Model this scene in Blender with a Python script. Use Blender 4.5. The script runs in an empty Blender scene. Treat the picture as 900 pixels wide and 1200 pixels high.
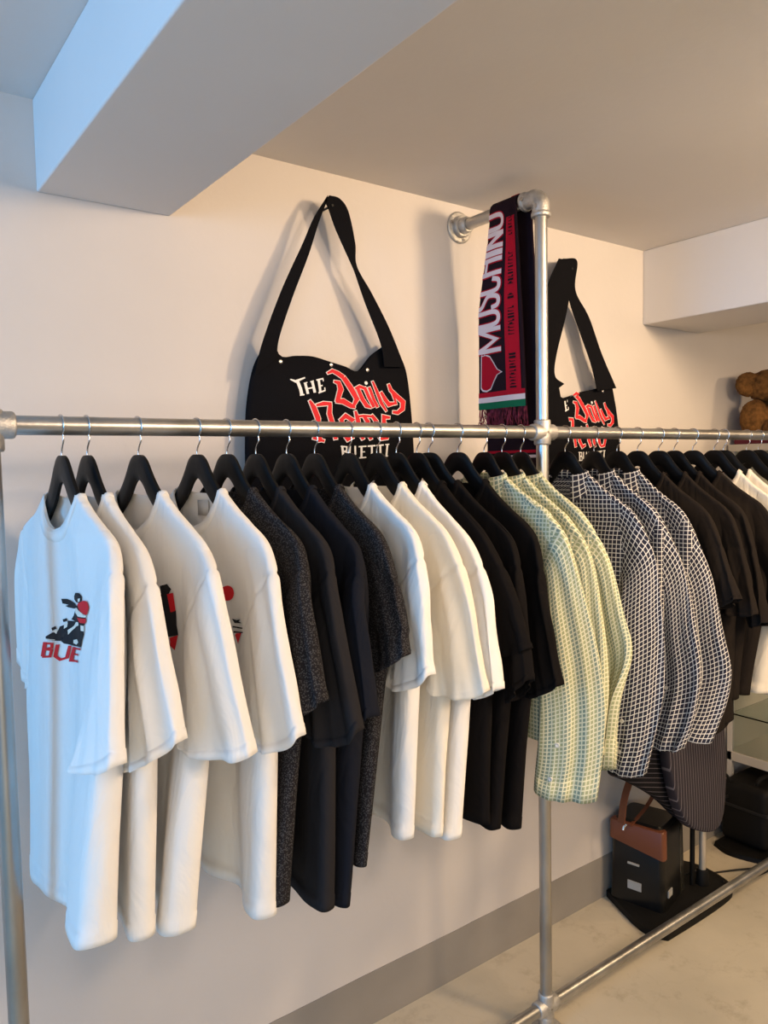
import bpy, bmesh, math, random
from mathutils import Vector, Matrix, noise
from mathutils.bvhtree import BVHTree
random.seed(7)
S = bpy.context.scene
COL = S.collection

# ------------------------------------------------------------------ camera model (metres, z up, rail along x at y=0, wall at y=WY)
F_PX = 893.88; HC = 1.62; DC = 1.42
YAW, PITCH, ROLL = map(math.radians, (36.316, 3.5423, -1.1218))
Fw = Vector((math.sin(YAW)*math.cos(PITCH), math.cos(YAW)*math.cos(PITCH), -math.sin(PITCH)))
R0 = Vector((math.cos(YAW), -math.sin(YAW), 0)); U0 = R0.cross(Fw)
Rt = math.cos(ROLL)*R0 + math.sin(ROLL)*U0
Up = -math.sin(ROLL)*R0 + math.cos(ROLL)*U0
CAM = Vector((0, -DC, HC))
def ray(px, py): return Fw + Rt*((px-450)/F_PX) - Up*((py-600)/F_PX)
def aty(px, py, y): d = ray(px, py); return CAM + d*((y-CAM.y)/d.y)
def atx(px, py, x): d = ray(px, py); return CAM + d*((x-CAM.x)/d.x)
def atz(px, py, z): d = ray(px, py); return CAM + d*((z-CAM.z)/d.z)
def zat(x, y, py):
    lo, hi = -2.0, 4.0
    for _ in range(40):
        m = (lo+hi)/2; d = Vector((x, y, m))-CAM
        p = 600-F_PX*d.dot(Up)/d.dot(Fw)
        if p < py: hi = m
        else: lo = m
    return (lo+hi)/2

WY = .3257; ZR = 1.6994; ZB = .0742; XM = 1.5826; XL = .2283; ZC = 2.394; ZT = 2.3266
PR = .01685

cam = bpy.data.cameras.new('camera'); co = bpy.data.objects.new('camera', cam); COL.objects.link(co)
co.matrix_world = Matrix.Translation(CAM) @ Matrix((Rt, Up, -Fw)).transposed().to_4x4()
cam.sensor_fit = 'HORIZONTAL'; cam.sensor_width = 36; cam.lens = F_PX/900*36; cam.clip_start = .02
S.camera = co
S.view_settings.view_transform = 'Standard'; S.view_settings.look = 'None'
S.view_settings.gamma = 1; S.view_settings.use_curve_mapping = False
S.view_settings.exposure = -0.1

# ------------------------------------------------------------------ materials
def mat(name, col, rough=.85, metal=0, bump=0, bscale=200, var=0, vscale=8, sheen=0, spec=.3, stretch=None, coat=0):
    m = bpy.data.materials.new(name); m.use_nodes = True; nt = m.node_tree; N = nt.nodes; L = nt.links
    b = N['Principled BSDF']
    b.inputs['Base Color'].default_value = (*col, 1); b.inputs['Roughness'].default_value = rough
    b.inputs['Metallic'].default_value = metal; b.inputs['Specular IOR Level'].default_value = spec
    if sheen: b.inputs['Sheen Weight'].default_value = sheen; b.inputs['Sheen Roughness'].default_value = .5
    if coat: b.inputs['Coat Weight'].default_value = coat
    tc = N.new('ShaderNodeTexCoord'); mp = N.new('ShaderNodeMapping'); L.new(tc.outputs['Object'], mp.inputs['Vector'])
    if stretch: mp.inputs['Scale'].default_value = stretch
    if var:
        n = N.new('ShaderNodeTexNoise'); n.inputs['Scale'].default_value = vscale; n.inputs['Detail'].default_value = 6
        L.new(mp.outputs[0], n.inputs['Vector'])
        r = N.new('ShaderNodeValToRGB'); r.color_ramp.elements[0].position = .3; r.color_ramp.elements[1].position = .7
        r.color_ramp.elements[0].color = (*[c*(1-var) for c in col], 1); r.color_ramp.elements[1].color = (*[min(1, c*(1+var)) for c in col], 1)
        L.new(n.outputs[0], r.inputs[0]); L.new(r.outputs[0], b.inputs['Base Color'])
    if bump:
        n = N.new('ShaderNodeTexNoise'); n.inputs['Scale'].default_value = bscale; n.inputs['Detail'].default_value = 4
        L.new(mp.outputs[0], n.inputs['Vector'])
        bp = N.new('ShaderNodeBump'); bp.inputs['Strength'].default_value = bump; bp.inputs['Distance'].default_value = .002
        L.new(n.outputs[0], bp.inputs['Height']); L.new(bp.outputs[0], b.inputs['Normal'])
    return m
def cloth(name, col, speck=0, wr=.6, trans=0):
    m = mat(name, col, rough=.92, spec=.08, sheen=.0)
    nt = m.node_tree; N = nt.nodes; L = nt.links; b = N['Principled BSDF']
    tc = N.new('ShaderNodeTexCoord')
    mp = N.new('ShaderNodeMapping'); mp.inputs['Scale'].default_value = (1, 1, .45); L.new(tc.outputs['Object'], mp.inputs['Vector'])
    n1 = N.new('ShaderNodeTexNoise'); n1.inputs['Scale'].default_value = 14; n1.inputs['Detail'].default_value = 3; n1.inputs['Distortion'].default_value = 1.2
    L.new(mp.outputs[0], n1.inputs['Vector'])
    n2 = N.new('ShaderNodeTexNoise'); n2.inputs['Scale'].default_value = 900; n2.inputs['Detail'].default_value = 2
    L.new(tc.outputs['Object'], n2.inputs['Vector'])
    b1 = N.new('ShaderNodeBump'); b1.inputs['Strength'].default_value = wr; b1.inputs['Distance'].default_value = .012
    b2 = N.new('ShaderNodeBump'); b2.inputs['Strength'].default_value = .35; b2.inputs['Distance'].default_value = .0006
    L.new(n1.outputs[0], b1.inputs['Height']); L.new(n2.outputs[0], b2.inputs['Height']); L.new(b1.outputs[0], b2.inputs['Normal'])
    L.new(b2.outputs[0], b.inputs['Normal'])
    if trans:
        tr = N.new('ShaderNodeBsdfTranslucent'); tr.inputs['Color'].default_value = (*col, 1); L.new(b2.outputs[0], tr.inputs['Normal'])
        ms = N.new('ShaderNodeMixShader'); ms.inputs[0].default_value = trans; out = N['Material Output']
        L.new(b.outputs[0], ms.inputs[1]); L.new(tr.outputs[0], ms.inputs[2]); L.new(ms.outputs[0], out.inputs['Surface'])
    if speck:
        v = N.new('ShaderNodeTexVoronoi'); v.inputs['Scale'].default_value = 330; L.new(tc.outputs['Object'], v.inputs['Vector'])
        r = N.new('ShaderNodeValToRGB'); r.color_ramp.elements[0].position = .22; r.color_ramp.elements[1].position = .5
        r.color_ramp.elements[0].color = (*[min(1, c+speck) for c in col], 1); r.color_ramp.elements[1].color = (*col, 1)
        L.new(v.outputs['Distance'], r.inputs[0]); L.new(r.outputs[0], b.inputs['Base Color'])
    return m
def check(name, base, line, px=.0125, lw=.24, alt=None, altp=.05):
    """woven check in UV metres: thin lines both ways, optional broad vertical stripe colour"""
    m = bpy.data.materials.new(name); m.use_nodes = True; nt = m.node_tree; N = nt.nodes; L = nt.links
    b = N['Principled BSDF']; b.inputs['Roughness'].default_value = .9; b.inputs['Specular IOR Level'].default_value = .15
    uv = N.new('ShaderNodeUVMap'); sp = N.new('ShaderNodeSeparateXYZ')
    nz = N.new('ShaderNodeTexNoise'); nz.inputs['Scale'].default_value = 9; L.new(uv.outputs[0], nz.inputs['Vector'])
    ad = N.new('ShaderNodeVectorMath'); ad.operation = 'MULTIPLY_ADD'; L.new(nz.outputs['Color'], ad.inputs[0]); ad.inputs[1].default_value = (.0025,)*3; L.new(uv.outputs[0], ad.inputs[2])
    L.new(ad.outputs[0], sp.inputs[0])
    def M(op, a, v, clamp=False):
        n = N.new('ShaderNodeMath'); n.operation = op; n.use_clamp = clamp
        for i, q in enumerate((a, v)):
            if q is None: continue
            if hasattr(q, 'links'): L.new(q, n.inputs[i])
            else: n.inputs[i].default_value = q
        return n.outputs[0]
    def band(o, p, w):
        d = M('DIVIDE', o, p); f = M('FRACT', d, None); c = M('SUBTRACT', f, .5); a = M('ABSOLUTE', c, None)
        s = M('SUBTRACT', w/2, a); return M('MULTIPLY_ADD' if False else 'MULTIPLY', M('MAXIMUM', s, 0), 18, True)
    u, v = sp.outputs[0], sp.outputs[1]
    bu, bv = band(u, px, lw), band(v, px, lw)
    mx = M('MAXIMUM', bu, bv)
    mix = N.new('ShaderNodeMix'); mix.data_type = 'RGBA'; L.new(mx, mix.inputs['Factor'])
    mix.inputs['A'].default_value = (*base, 1); mix.inputs['B'].default_value = (*line, 1)
    if alt:
        bb = band(u, altp, .5); m2 = N.new('ShaderNodeMix'); m2.data_type = 'RGBA'; L.new(bb, m2.inputs['Factor'])
        m2.inputs['A'].default_value = (*base, 1); m2.inputs['B'].default_value = (*alt, 1); L.new(m2.outputs['Result'], mix.inputs['A'])
    L.new(mix.outputs['Result'], b.inputs['Base Color'])
    n = N.new('ShaderNodeTexNoise'); n.inputs['Scale'].default_value = 160; L.new(uv.outputs[0], n.inputs['Vector'])
    a2 = M('ADD', n.outputs[0], M('MULTIPLY', mx, .6))
    bp = N.new('ShaderNodeBump'); bp.inputs['Strength'].default_value = .5; bp.inputs['Distance'].default_value = .002
    L.new(a2, bp.inputs['Height']); L.new(bp.outputs[0], b.inputs['Normal'])
    return m
def stripes(name, base, line, p, lw, axis=0, rot=0):
    m = check(name, base, line, p, lw)
    nt = m.node_tree; N = nt.nodes; L = nt.links
    # keep one direction only
    mx = [n for n in N if n.type == 'MATH' and n.operation == 'MAXIMUM' and n.inputs[1].is_linked][0]
    L.remove(mx.inputs[1].links[0]); mx.inputs[1].default_value = 0
    return m

M_WALL = mat('wall_plaster', (.585, .55, .525), .9, bump=.25, bscale=60, var=.025, vscale=3)
M_CEIL = mat('ceiling_paint', (.69, .665, .645), .92, bump=.3, bscale=35, var=.03, vscale=2)
M_BEAM = mat('beam_paint', (.72, .70, .69), .9, bump=.2, bscale=40, var=.02, vscale=3)
M_BAND = mat('grey_band_paint', (.27, .25, .225), .8, bump=.2, bscale=60, var=.08, vscale=4)
M_HANG = mat('black_wood', (.0045, .0045, .005), .42, bump=.15, bscale=90, spec=.16)
M_WIRE = mat('chrome_wire', (.62, .60, .58), .25, metal=1)
M_GALV = mat('galvanised_pipe', (.44, .43, .41), .36, metal=.95, bump=.12, bscale=120, var=.22, vscale=14, stretch=(1, 1, .35))
M_CAST = mat('cast_fitting', (.50, .49, .47), .5, metal=.85, bump=.6, bscale=230, var=.25, vscale=40)
M_WHITE = cloth('white_cotton', (.93, .92, .90), trans=.3)
M_CREAM = cloth('cream_cotton', (.92, .88, .79), trans=.3)
M_CHAR = cloth('charcoal_cotton', (.019, .018, .020))
M_SPEC = cloth('charcoal_speckled_knit', (.014, .013, .015), speck=.05)
M_NAVY = cloth('dark_navy_cotton', (.010, .011, .016))
M_BLACK = cloth('black_cotton', (.006, .005, .005))
M_BROWN = cloth('faded_black_cotton', (.014, .011, .0095))
M_TAG = mat('woven_label', (.5, .5, .5), .8)
M_GREEN = check('pale_green_seersucker_check', (.33, .36, .21), (.66, .64, .46), .0098, .36, alt=(.22, .28, .22), altp=.044)
M_GING = check('navy_white_gingham', (.026, .028, .045), (.70, .69, .68), .0116, .22)
M_BUT = mat('shell_button', (.62, .60, .55), .3, spec=.6)
M_CANV = mat('black_canvas', (.006, .006, .0075), .95, bump=.5, bscale=500, spec=.05)
M_RED = mat('red_print', (.60, .012, .02), .7, bump=.2, bscale=300)
M_WPR = mat('white_print', (.72, .72, .72), .75)
M_BPR = mat('black_print', (.012, .012, .015), .8)
M_SKIN = mat('cream_print', (.75, .68, .58), .8)
M_KNIT = mat('black_knit', (.018, .008, .012), .95, bump=.8, bscale=420, spec=.1)
M_KRED = mat('red_knit', (.42, .008, .022), .95, bump=.8, bscale=420, spec=.1)
M_KWHT = mat('pale_knit', (.74, .60, .60), .95, bump=.8, bscale=420, spec=.1)
M_KGRN = mat('green_knit', (.01, .13, .06), .95, bump=.8, bscale=420, spec=.1)
M_KFRI = mat('fringe_yarn', (.16, .02, .04), .95, var=.8, vscale=60)
M_TAN = mat('tan_leather', (.135, .040, .016), .42, bump=.2, bscale=150, spec=.5)
M_PLAS = mat('black_plastic', (.005, .005, .005), .28, spec=.35)
M_PMAT = mat('matt_black_plastic', (.006, .0055, .005), .6, spec=.18, bump=.2, bscale=200)
M_GREY = mat('grey_plastic', (.022, .021, .017), .25, spec=.5)
M_LAB = mat('white_label', (.36, .36, .35), .5)
M_SILV = mat('silver_pole', (.62, .56, .48), .35, metal=.6)
M_PIN = stripes('pinstripe_grey', (.035, .031, .04), (.17, .15, .165), .016, .20)
M_PIN2 = stripes('pinstripe_black', (.006, .006, .008), (.11, .10, .12), .016, .18)
M_FUR = mat('brown_plush', (.17, .075, .018), .98, bump=1, bscale=170, var=.45, vscale=60)
M_BOW = mat('dark_red_ribbon', (.13, .005, .02), .6)
M_MAR = mat('maroon_card', (.10, .008, .022), .5)
M_CAB = mat('pale_laminate', (.50, .455, .39), .45)
M_ALU = mat('pale_aluminium', (.6, .58, .55), .4, metal=.4)
M_BLUE = mat('blue_card', (.05, .14, .28), .5)
M_CORD = mat('black_rubber', (.012, .012, .012), .5)
def glassm():
    m = bpy.data.materials.new('clear_glass'); m.use_nodes = True; b = m.node_tree.nodes['Principled BSDF']
    b.inputs['Base Color'].default_value = (.86, .93, .90, 1); b.inputs['Roughness'].default_value = .03
    b.inputs['Transmission Weight'].default_value = 1; b.inputs['IOR'].default_value = 1.3; return m
M_GLASS = glassm()
def floorm():
    m = mat('worn_concrete_screed', (.50, .44, .335), .62, bump=.35, bscale=50, var=.13, vscale=2.4, spec=.35)
    nt = m.node_tree; N = nt.nodes; L = nt.links; b = N['Principled BSDF']
    src = b.inputs['Base Color'].links[0].from_socket
    tc = N.new('ShaderNodeTexCoord')
    v = N.new('ShaderNodeTexVoronoi'); v.feature = 'DISTANCE_TO_EDGE'; v.inputs['Scale'].default_value = 1.6
    n = N.new('ShaderNodeTexNoise'); n.inputs['Scale'].default_value = 4; n.inputs['Detail'].default_value = 8
    mm = N.new('ShaderNodeVectorMath'); mm.operation = 'MULTIPLY_ADD'; mm.inputs[1].default_value = (.5,)*3
    L.new(tc.outputs['Object'], n.inputs['Vector']); L.new(n.outputs['Color'], mm.inputs[0]); L.new(tc.outputs['Object'], mm.inputs[2]); L.new(mm.outputs[0], v.inputs['Vector'])
    r = N.new('ShaderNodeValToRGB'); r.color_ramp.elements[0].position = 0; r.color_ramp.elements[0].color = (.55, .5, .45, 1)
    r.color_ramp.elements[1].position = .012; r.color_ramp.elements[1].color = (1, 1, 1, 1)
    L.new(v.outputs[0], r.inputs[0])
    n3 = N.new('ShaderNodeTexNoise'); n3.inputs['Scale'].default_value = 9; n3.inputs['Detail'].default_value = 9; n3.inputs['Roughness'].default_value = .7
    L.new(tc.outputs['Object'], n3.inputs['Vector'])
    r3 = N.new('ShaderNodeValToRGB'); r3.color_ramp.elements[0].position = .30; r3.color_ramp.elements[0].color = (.62, .58, .54, 1)
    r3.color_ramp.elements[1].position = .46; r3.color_ramp.elements[1].color = (1, 1, 1, 1); L.new(n3.outputs[0], r3.inputs[0])
    x = src
    for q in (r, r3):
        mx = N.new('ShaderNodeMix'); mx.data_type = 'RGBA'; mx.blend_type = 'MULTIPLY'; mx.inputs['Factor'].default_value = .08 if q is r else .6
        L.new(x, mx.inputs['A']); L.new(q.outputs[0], mx.inputs['B']); x = mx.outputs['Result']
    L.new(x, b.inputs['Base Color'])
    return m
M_FLOOR = floorm()

# ------------------------------------------------------------------ helpers
def obj(name, verts, faces, m, parent=None, smooth=True, uvs=None):
    me = bpy.data.meshes.new(name); me.from_pydata([tuple(v) for v in verts], [], faces)
    if smooth: me.shade_smooth()
    if uvs:
        l = me.uv_layers.new(name='UVMap')
        for lp in me.loops: l.data[lp.index].uv = uvs[lp.index] if len(uvs) == len(me.loops) else uvs[lp.vertex_index]
    me.materials.append(m); me.validate(); me.update()
    o = bpy.data.objects.new(name, me); COL.objects.link(o)
    if parent: o.parent = parent
    return o
def bmobj(name, bm, m, parent=None, smooth=False):
    bmesh.ops.recalc_face_normals(bm, faces=bm.faces[:])
    me = bpy.data.meshes.new(name); bm.to_mesh(me); bm.free()
    if smooth: me.shade_smooth()
    me.materials.append(m); o = bpy.data.objects.new(name, me); COL.objects.link(o)
    if parent: o.parent = parent
    return o
def smooth_by_angle(o, a=35):
    me = o.data
    me.shade_smooth(); me.set_sharp_from_angle(angle=math.radians(a)); return o
def thing(name, label, cat, loc=(0, 0, 0), group=None):
    o = bpy.data.objects.new(name, None); COL.objects.link(o); o.location = loc
    o.empty_display_size = .05
    return tag(o, label, cat, group)
def tag(o, label, cat, group=None):
    o['label'] = label; o['category'] = cat
    if group: o['group'] = group
    return o
def struct(o): o['kind'] = 'structure'; return o
def rel(vs, t): return [Vector(v)-t.location for v in vs]
def box(bm, a, b, mtx=None):
    vs = [bm.verts.new((x, y, z)) for z in (a[2], b[2]) for y in (a[1], b[1]) for x in (a[0], b[0])]
    if mtx is not None:
        for v in vs: v.co = mtx @ v.co
    for f in ((0, 1, 3, 2), (4, 6, 7, 5), (0, 4, 5, 1), (1, 5, 7, 3), (3, 7, 6, 2), (2, 6, 4, 0)): bm.faces.new([vs[i] for i in f])
def bevel(o, w=.003, seg=3):
    m = o.modifiers.new('bevel', 'BEVEL'); m.width = w; m.segments = seg; m.limit_method = 'ANGLE'; m.angle_limit = math.radians(40); return o
def bez(pts, n=8):
    """catmull-rom through points"""
    P = [Vector(p) for p in pts]; P = [2*P[0]-P[1]]+P+[2*P[-1]-P[-2]]; out = []
    for i in range(1, len(P)-2):
        for k in range(n):
            t = k/n; a, b, c, d = P[i-1:i+3]
            out.append(.5*((2*b)+(c-a)*t+(2*a-5*b+4*c-d)*t*t+(3*b-a-3*c+d)*t**3))
    out.append(P[-2].copy()); return out
def tubem(bm, path, r, seg=12, cap=True):
    path = [Vector(p) for p in path]; rings = []
    n0 = None
    for i, p in enumerate(path):
        t = (path[min(i+1, len(path)-1)]-path[max(i-1, 0)]).normalized()
        if n0 is None: n0 = t.orthogonal().normalized()
        n0 = (n0-t*n0.dot(t)).normalized(); b = t.cross(n0)
        rr = r[i] if isinstance(r, (list, tuple)) else r
        rings.append([bm.verts.new(p+(n0*math.cos(2*math.pi*k/seg)+b*math.sin(2*math.pi*k/seg))*rr) for k in range(seg)])
    for a, b in zip(rings, rings[1:]):
        for k in range(seg): bm.faces.new((a[k], a[(k+1) % seg], b[(k+1) % seg], b[k]))
    if cap: bm.faces.new(rings[0][::-1]); bm.faces.new(rings[-1])
def tube(name, path, r, m, parent=None, seg=16):
    bm = bmesh.new(); off = parent.location if parent else Vector()
    tubem(bm, [Vector(p)-off for p in path], r, seg)
    return smooth_by_angle(bmobj(name, bm, m, parent), 50)
def sm(a, b, x): t = max(0, min(1, (x-a)/(b-a))); return t*t*(3-2*t)
def lerp(a, b, t): return a+(b-a)*t

# ------------------------------------------------------------------ the room
def room_box(name, a, b, m):
    bm = bmesh.new(); box(bm, a, b); return struct(bmobj(name, bm, m))
room_box('floor', (-3, -4.2, -.1), (5.6, WY+.12, 0), M_FLOOR)
room_box('ceiling', (-3, -4.2, ZC), (5.6, WY+.12, ZC+.1), M_CEIL)
room_box('wall_back', (-3, WY, 0), (5.6, WY+.12, ZC), M_WALL)
room_box('wall_right', (5.5, -4.2, 0), (5.6, WY, ZC), M_WALL)
LZ = 2.2054; BZ = 2.1225
o = room_box('ceiling_beam', (.3943, -4.2, LZ), (.6833, WY, ZC), M_BEAM); o.name = 'trim_1'; bevel(o, .004)
o = room_box('ceiling_beam', (2.5007, -4.2, BZ), (2.8644, WY, ZC), M_BEAM); o.name = 'trim_2'; bevel(o, .004)
# painted grey band at the foot of the wall, hand-cut upper edge
vs, fs = [], []
n = 240
for i in range(n+1):
    x = -3+8.5*i/n; zt = .156+.0025*noise.noise(Vector((x*3, 0, 0)))+.002*noise.noise(Vector((x*14, 3, 0)))
    vs += [(x, WY-.0025, 0), (x, WY-.0025, zt), (x, WY+.001, zt), (x, WY+.001, 0)]
    if i:
        a, b = 4*(i-1), 4*i
        for k in range(4): fs.append((a+k, b+k, b+(k+1) % 4, a+(k+1) % 4))
fs += [(0, 1, 2, 3), (4*n+3, 4*n+2, 4*n+1, 4*n)]
struct(obj('baseboard_back', vs, fs, M_BAND, smooth=False))

# ------------------------------------------------------------------ pipe rack
rack = thing('pipe_clothes_rack', 'galvanised steel pipe clothes rack carrying the long row of hanging shirts', 'clothes rack', (XM, 0, 0))
tube('top_rail', [(XL+.02, 0, ZR), (XM, 0, ZR), (4.6, 0, ZR)], PR, M_GALV, rack, 32)
tube('bottom_rail', [(XL, 0, ZB), (XM, 0, ZB), (4.6, 0, ZB)], PR, M_GALV, rack, 32)
tube('post', [(XL, 0, .0), (XL, 0, ZR)], PR, M_GALV, rack, 32)
tube('post', [(XM, .0, 0.0), (XM, 0, ZT-.02)], PR, M_GALV, rack, 32)
tube('post', [(4.6, .0, 0.0), (4.6, 0, ZR)], PR, M_GALV, rack, 32)
tube('wall_bar', [(XM, .03, ZT), (XM, WY-.012, ZT)], PR, M_GALV, rack, 32)
def sleeve_fit(name, segs, parent):
    bm = bmesh.new()
    for path, r in segs: tubem(bm, [Vector(p)-parent.location for p in path], r, 28)
    o = bmobj(name, bm, M_CAST, parent); smooth_by_angle(o, 50); return o
def collar_path(p, q, r):
    p, q = Vector(p), Vector(q); d = (q-p).normalized()
    return [p, p+d*.0005, p+d*.004, q-d*.004, q-d*.0005, q], [r*.88, r*.93, r, r, r*.93, r*.88]
RF = .0225
sleeve_fit('tee_fitting', [collar_path((XM-.042, 0, ZR), (XM+.042, 0, ZR), RF), collar_path((XM, 0, ZR-.034), (XM, 0, ZR+.034), RF)], rack)
sleeve_fit('corner_fitting', [collar_path((XL-.024, 0, ZR), (XL+.04, 0, ZR), RF+.001), collar_path((XL, 0, ZR-.045), (XL, 0, ZR+.026), RF+.001)], rack)
sleeve_fit('crossover_fitting', [collar_path((XM-.04, 0, ZB), (XM+.04, 0, ZB), RF), collar_path((XM, .0, ZB-.03), (XM, 0, ZB+.04), RF)], rack)
sleeve_fit('base_flange', [collar_path((XM, 0, 0), (XM, 0, .009), .05), collar_path((XM, 0, 0), (XM, 0, .05), RF)], rack)
sleeve_fit('base_flange', [collar_path((XL, 0, 0), (XL, 0, .009), .05), collar_path((XL, 0, 0), (XL, 0, .05), RF)], rack)
# elbow
ep = [(XM, .058, ZT), (XM, .04, ZT)]+[(XM, .026-.026*math.sin(a), ZT-.026+.026*math.cos(a)) for a in [k*math.pi/2/8 for k in range(9)]]+[(XM, 0, ZT-.036), (XM, 0, ZT-.05)]
ep = [Vector(p) for p in ep]
elb = sleeve_fit('elbow_fitting', [(ep, RF+.001), collar_path((XM, .062, ZT), (XM, .048, ZT), RF+.0035), collar_path((XM, 0, ZT-.056), (XM, 0, ZT-.042), RF+.0035)], rack)
for p, d in (((XM-.020, .044, ZT), (-1, 0, 0)), ((XM-.016, 0, ZT-.03), (-1, -.6, 0))):
    p = Vector(p); d = Vector(d).normalized(); tube('grub_screw', [p, p+d*.009], .0055, M_WIRE, rack, 10)
sleeve_fit('wall_flange', [collar_path((XM, WY, ZT), (XM, WY-.008, ZT), .047), collar_path((XM, WY, ZT), (XM, WY-.022, ZT), .032), collar_path((XM, WY, ZT), (XM, WY-.045, ZT), RF+.001)], rack)
for a in (45, 165, 285):
    a = math.radians(a); c = Vector((XM+.038*math.cos(a), WY-.008, ZT+.038*math.sin(a)))
    tube('flange_screw', [c, c+Vector((0, -.004, 0))], .0045, M_WIRE, rack, 10)

# ------------------------------------------------------------------ hangers
def hanger_mesh():
    top = [(0, -.052), (.012, -.0525), (.023, -.057), (.034, -.067), (.046, -.084), (.062, -.104), (.085, -.127), (.11, -.148), (.135, -.170), (.150, -.185), (.155, -.190)]
    bot = [(0, -.098), (.008, -.100), (.020, -.110), (.034, -.127), (.052, -.144), (.078, -.163), (.10, -.178), (.125, -.193), (.142, -.203), (.148, -.204)]
    def resample(p, n):
        q = bez([(x, z, 0) for x, z in p], 6); return [q[round(i*(len(q)-1)/(n-1))] for i in range(n)]
    T, Bm = resample(top, 32), resample(bot, 32)
    half = list(zip(T, Bm)); cols = [((-t.x, t.y), (-b.x, b.y)) for t, b in half[::-1]]+[((t.x, t.y), (b.x, b.y)) for t, b in half[1:]]
    bm = bmesh.new(); prev = None
    prof = [(0, 1), (.12, 1), (.5, 1), (.88, 1), (1, 1)]
    for t, b in cols:
        u = (abs(t[0])); bend = .12*max(0, u-.05)**2
        th = .0065
        ring = []
        for s in (1, -1):
            for k in (range(7) if s > 0 else range(6, -1, -1)):
                f = k/6; e = 1-abs(2*f-1)**4; x = lerp(t[0], b[0], f); z = lerp(t[1], b[1], f)
                ring.append(bm.verts.new((s*th*(.45+.55*e)+bend, -x, z)))
        if prev:
            n = len(ring)
            for k in range(n): bm.faces.new((prev[k], prev[(k+1) % n], ring[(k+1) % n], ring[k]))
        else: bm.faces.new(ring)
        prev = ring
    bm.faces.new(prev[::-1]); bmesh.ops.recalc_face_normals(bm, faces=bm.faces[:])
    me = bpy.data.meshes.new('hanger_frame'); bm.to_mesh(me); bm.free(); me.materials.append(M_HANG); me.shade_smooth(); me.set_sharp_from_angle(angle=math.radians(50))
    bm = bmesh.new(); r = PR+.0022
    pts = [(0, 0, -.060), (0, 0, -.045), (0, -.004, -.036), (0, -.012, -.026)]
    for k in range(0, 13):
        a = math.radians(-55+k*16.5); pts.append((0, -r*math.cos(a), r*math.sin(a)))
    pts.append((0, r*1.1, -.006))
    tubem(bm, bez(pts, 4), .0015, 8); hk = bpy.data.meshes.new('hanger_hook'); bm.to_mesh(hk); bm.free(); hk.materials.append(M_WIRE); hk.shade_smooth()
    return me, hk
HM, HK = hanger_mesh()
def hanger(x, yaw, label):
    t = thing('clothes_hanger', label, 'hanger', (x, 0, ZR), 'black hangers on the top rail'); t.rotation_euler.z = yaw
    for nm, me in (('hanger_frame', HM), ('hook', HK)):
        o = bpy.data.objects.new(nm, me); COL.objects.link(o); o.parent = t
    return t

# ------------------------------------------------------------------ garments
NPH = 80
def _sec():
    q = [(math.sin(math.pi/2*(k/20)), 1) for k in range(20)]            # centre to near edge
    f = lambda x: (1-abs(x)**34)**.5
    up = [(x, f(x)) for x, _ in q]                                       # front half, near side
    seq = [(x, -f(x)) for x, _ in q]+[(1, 0)]+[(x, f(x)) for x, _ in q[::-1]]+[(-x, f(x)) for x, _ in q[1:]]+[(-1, 0)]+[(-x, -f(x)) for x, _ in q[1:][::-1]]
    return seq
SEC = _sec(); NPH = len(SEC)
def section(A, B, Tn, Tm, Tf, ex=.5):
    """closed loop of a flattened tube between near edge A and far edge B"""
    h = (A-B)/2; c0 = (A+B)/2; hx = Vector((h.x, h.y, 0))
    w = Vector((hx.y, -hx.x, 0)).normalized()
    out = []
    for cs, ss in SEC:
        T = Tm+(Tn-Tm)*sm(.35, .95, cs)+(Tf-Tm)*sm(.35, .95, -cs)
        out.append((c0+h*cs+w*(T*ss), cs, ss, w, c0, h))
    return out
def crom(L, t):
    n = len(L)-1; x = min(max(t, 0), 1)*n; i = min(int(x), n-1); f = x-i
    g = lambda j: L[max(0, min(n, j))]
    a, b, c, d = g(i-1), g(i), g(i+1), g(i+2)
    return .5*((2*b)+(c-a)*f+(2*a-5*b+4*c-d)*f*f+(3*b-a-3*c+d)*f**3)
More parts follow.
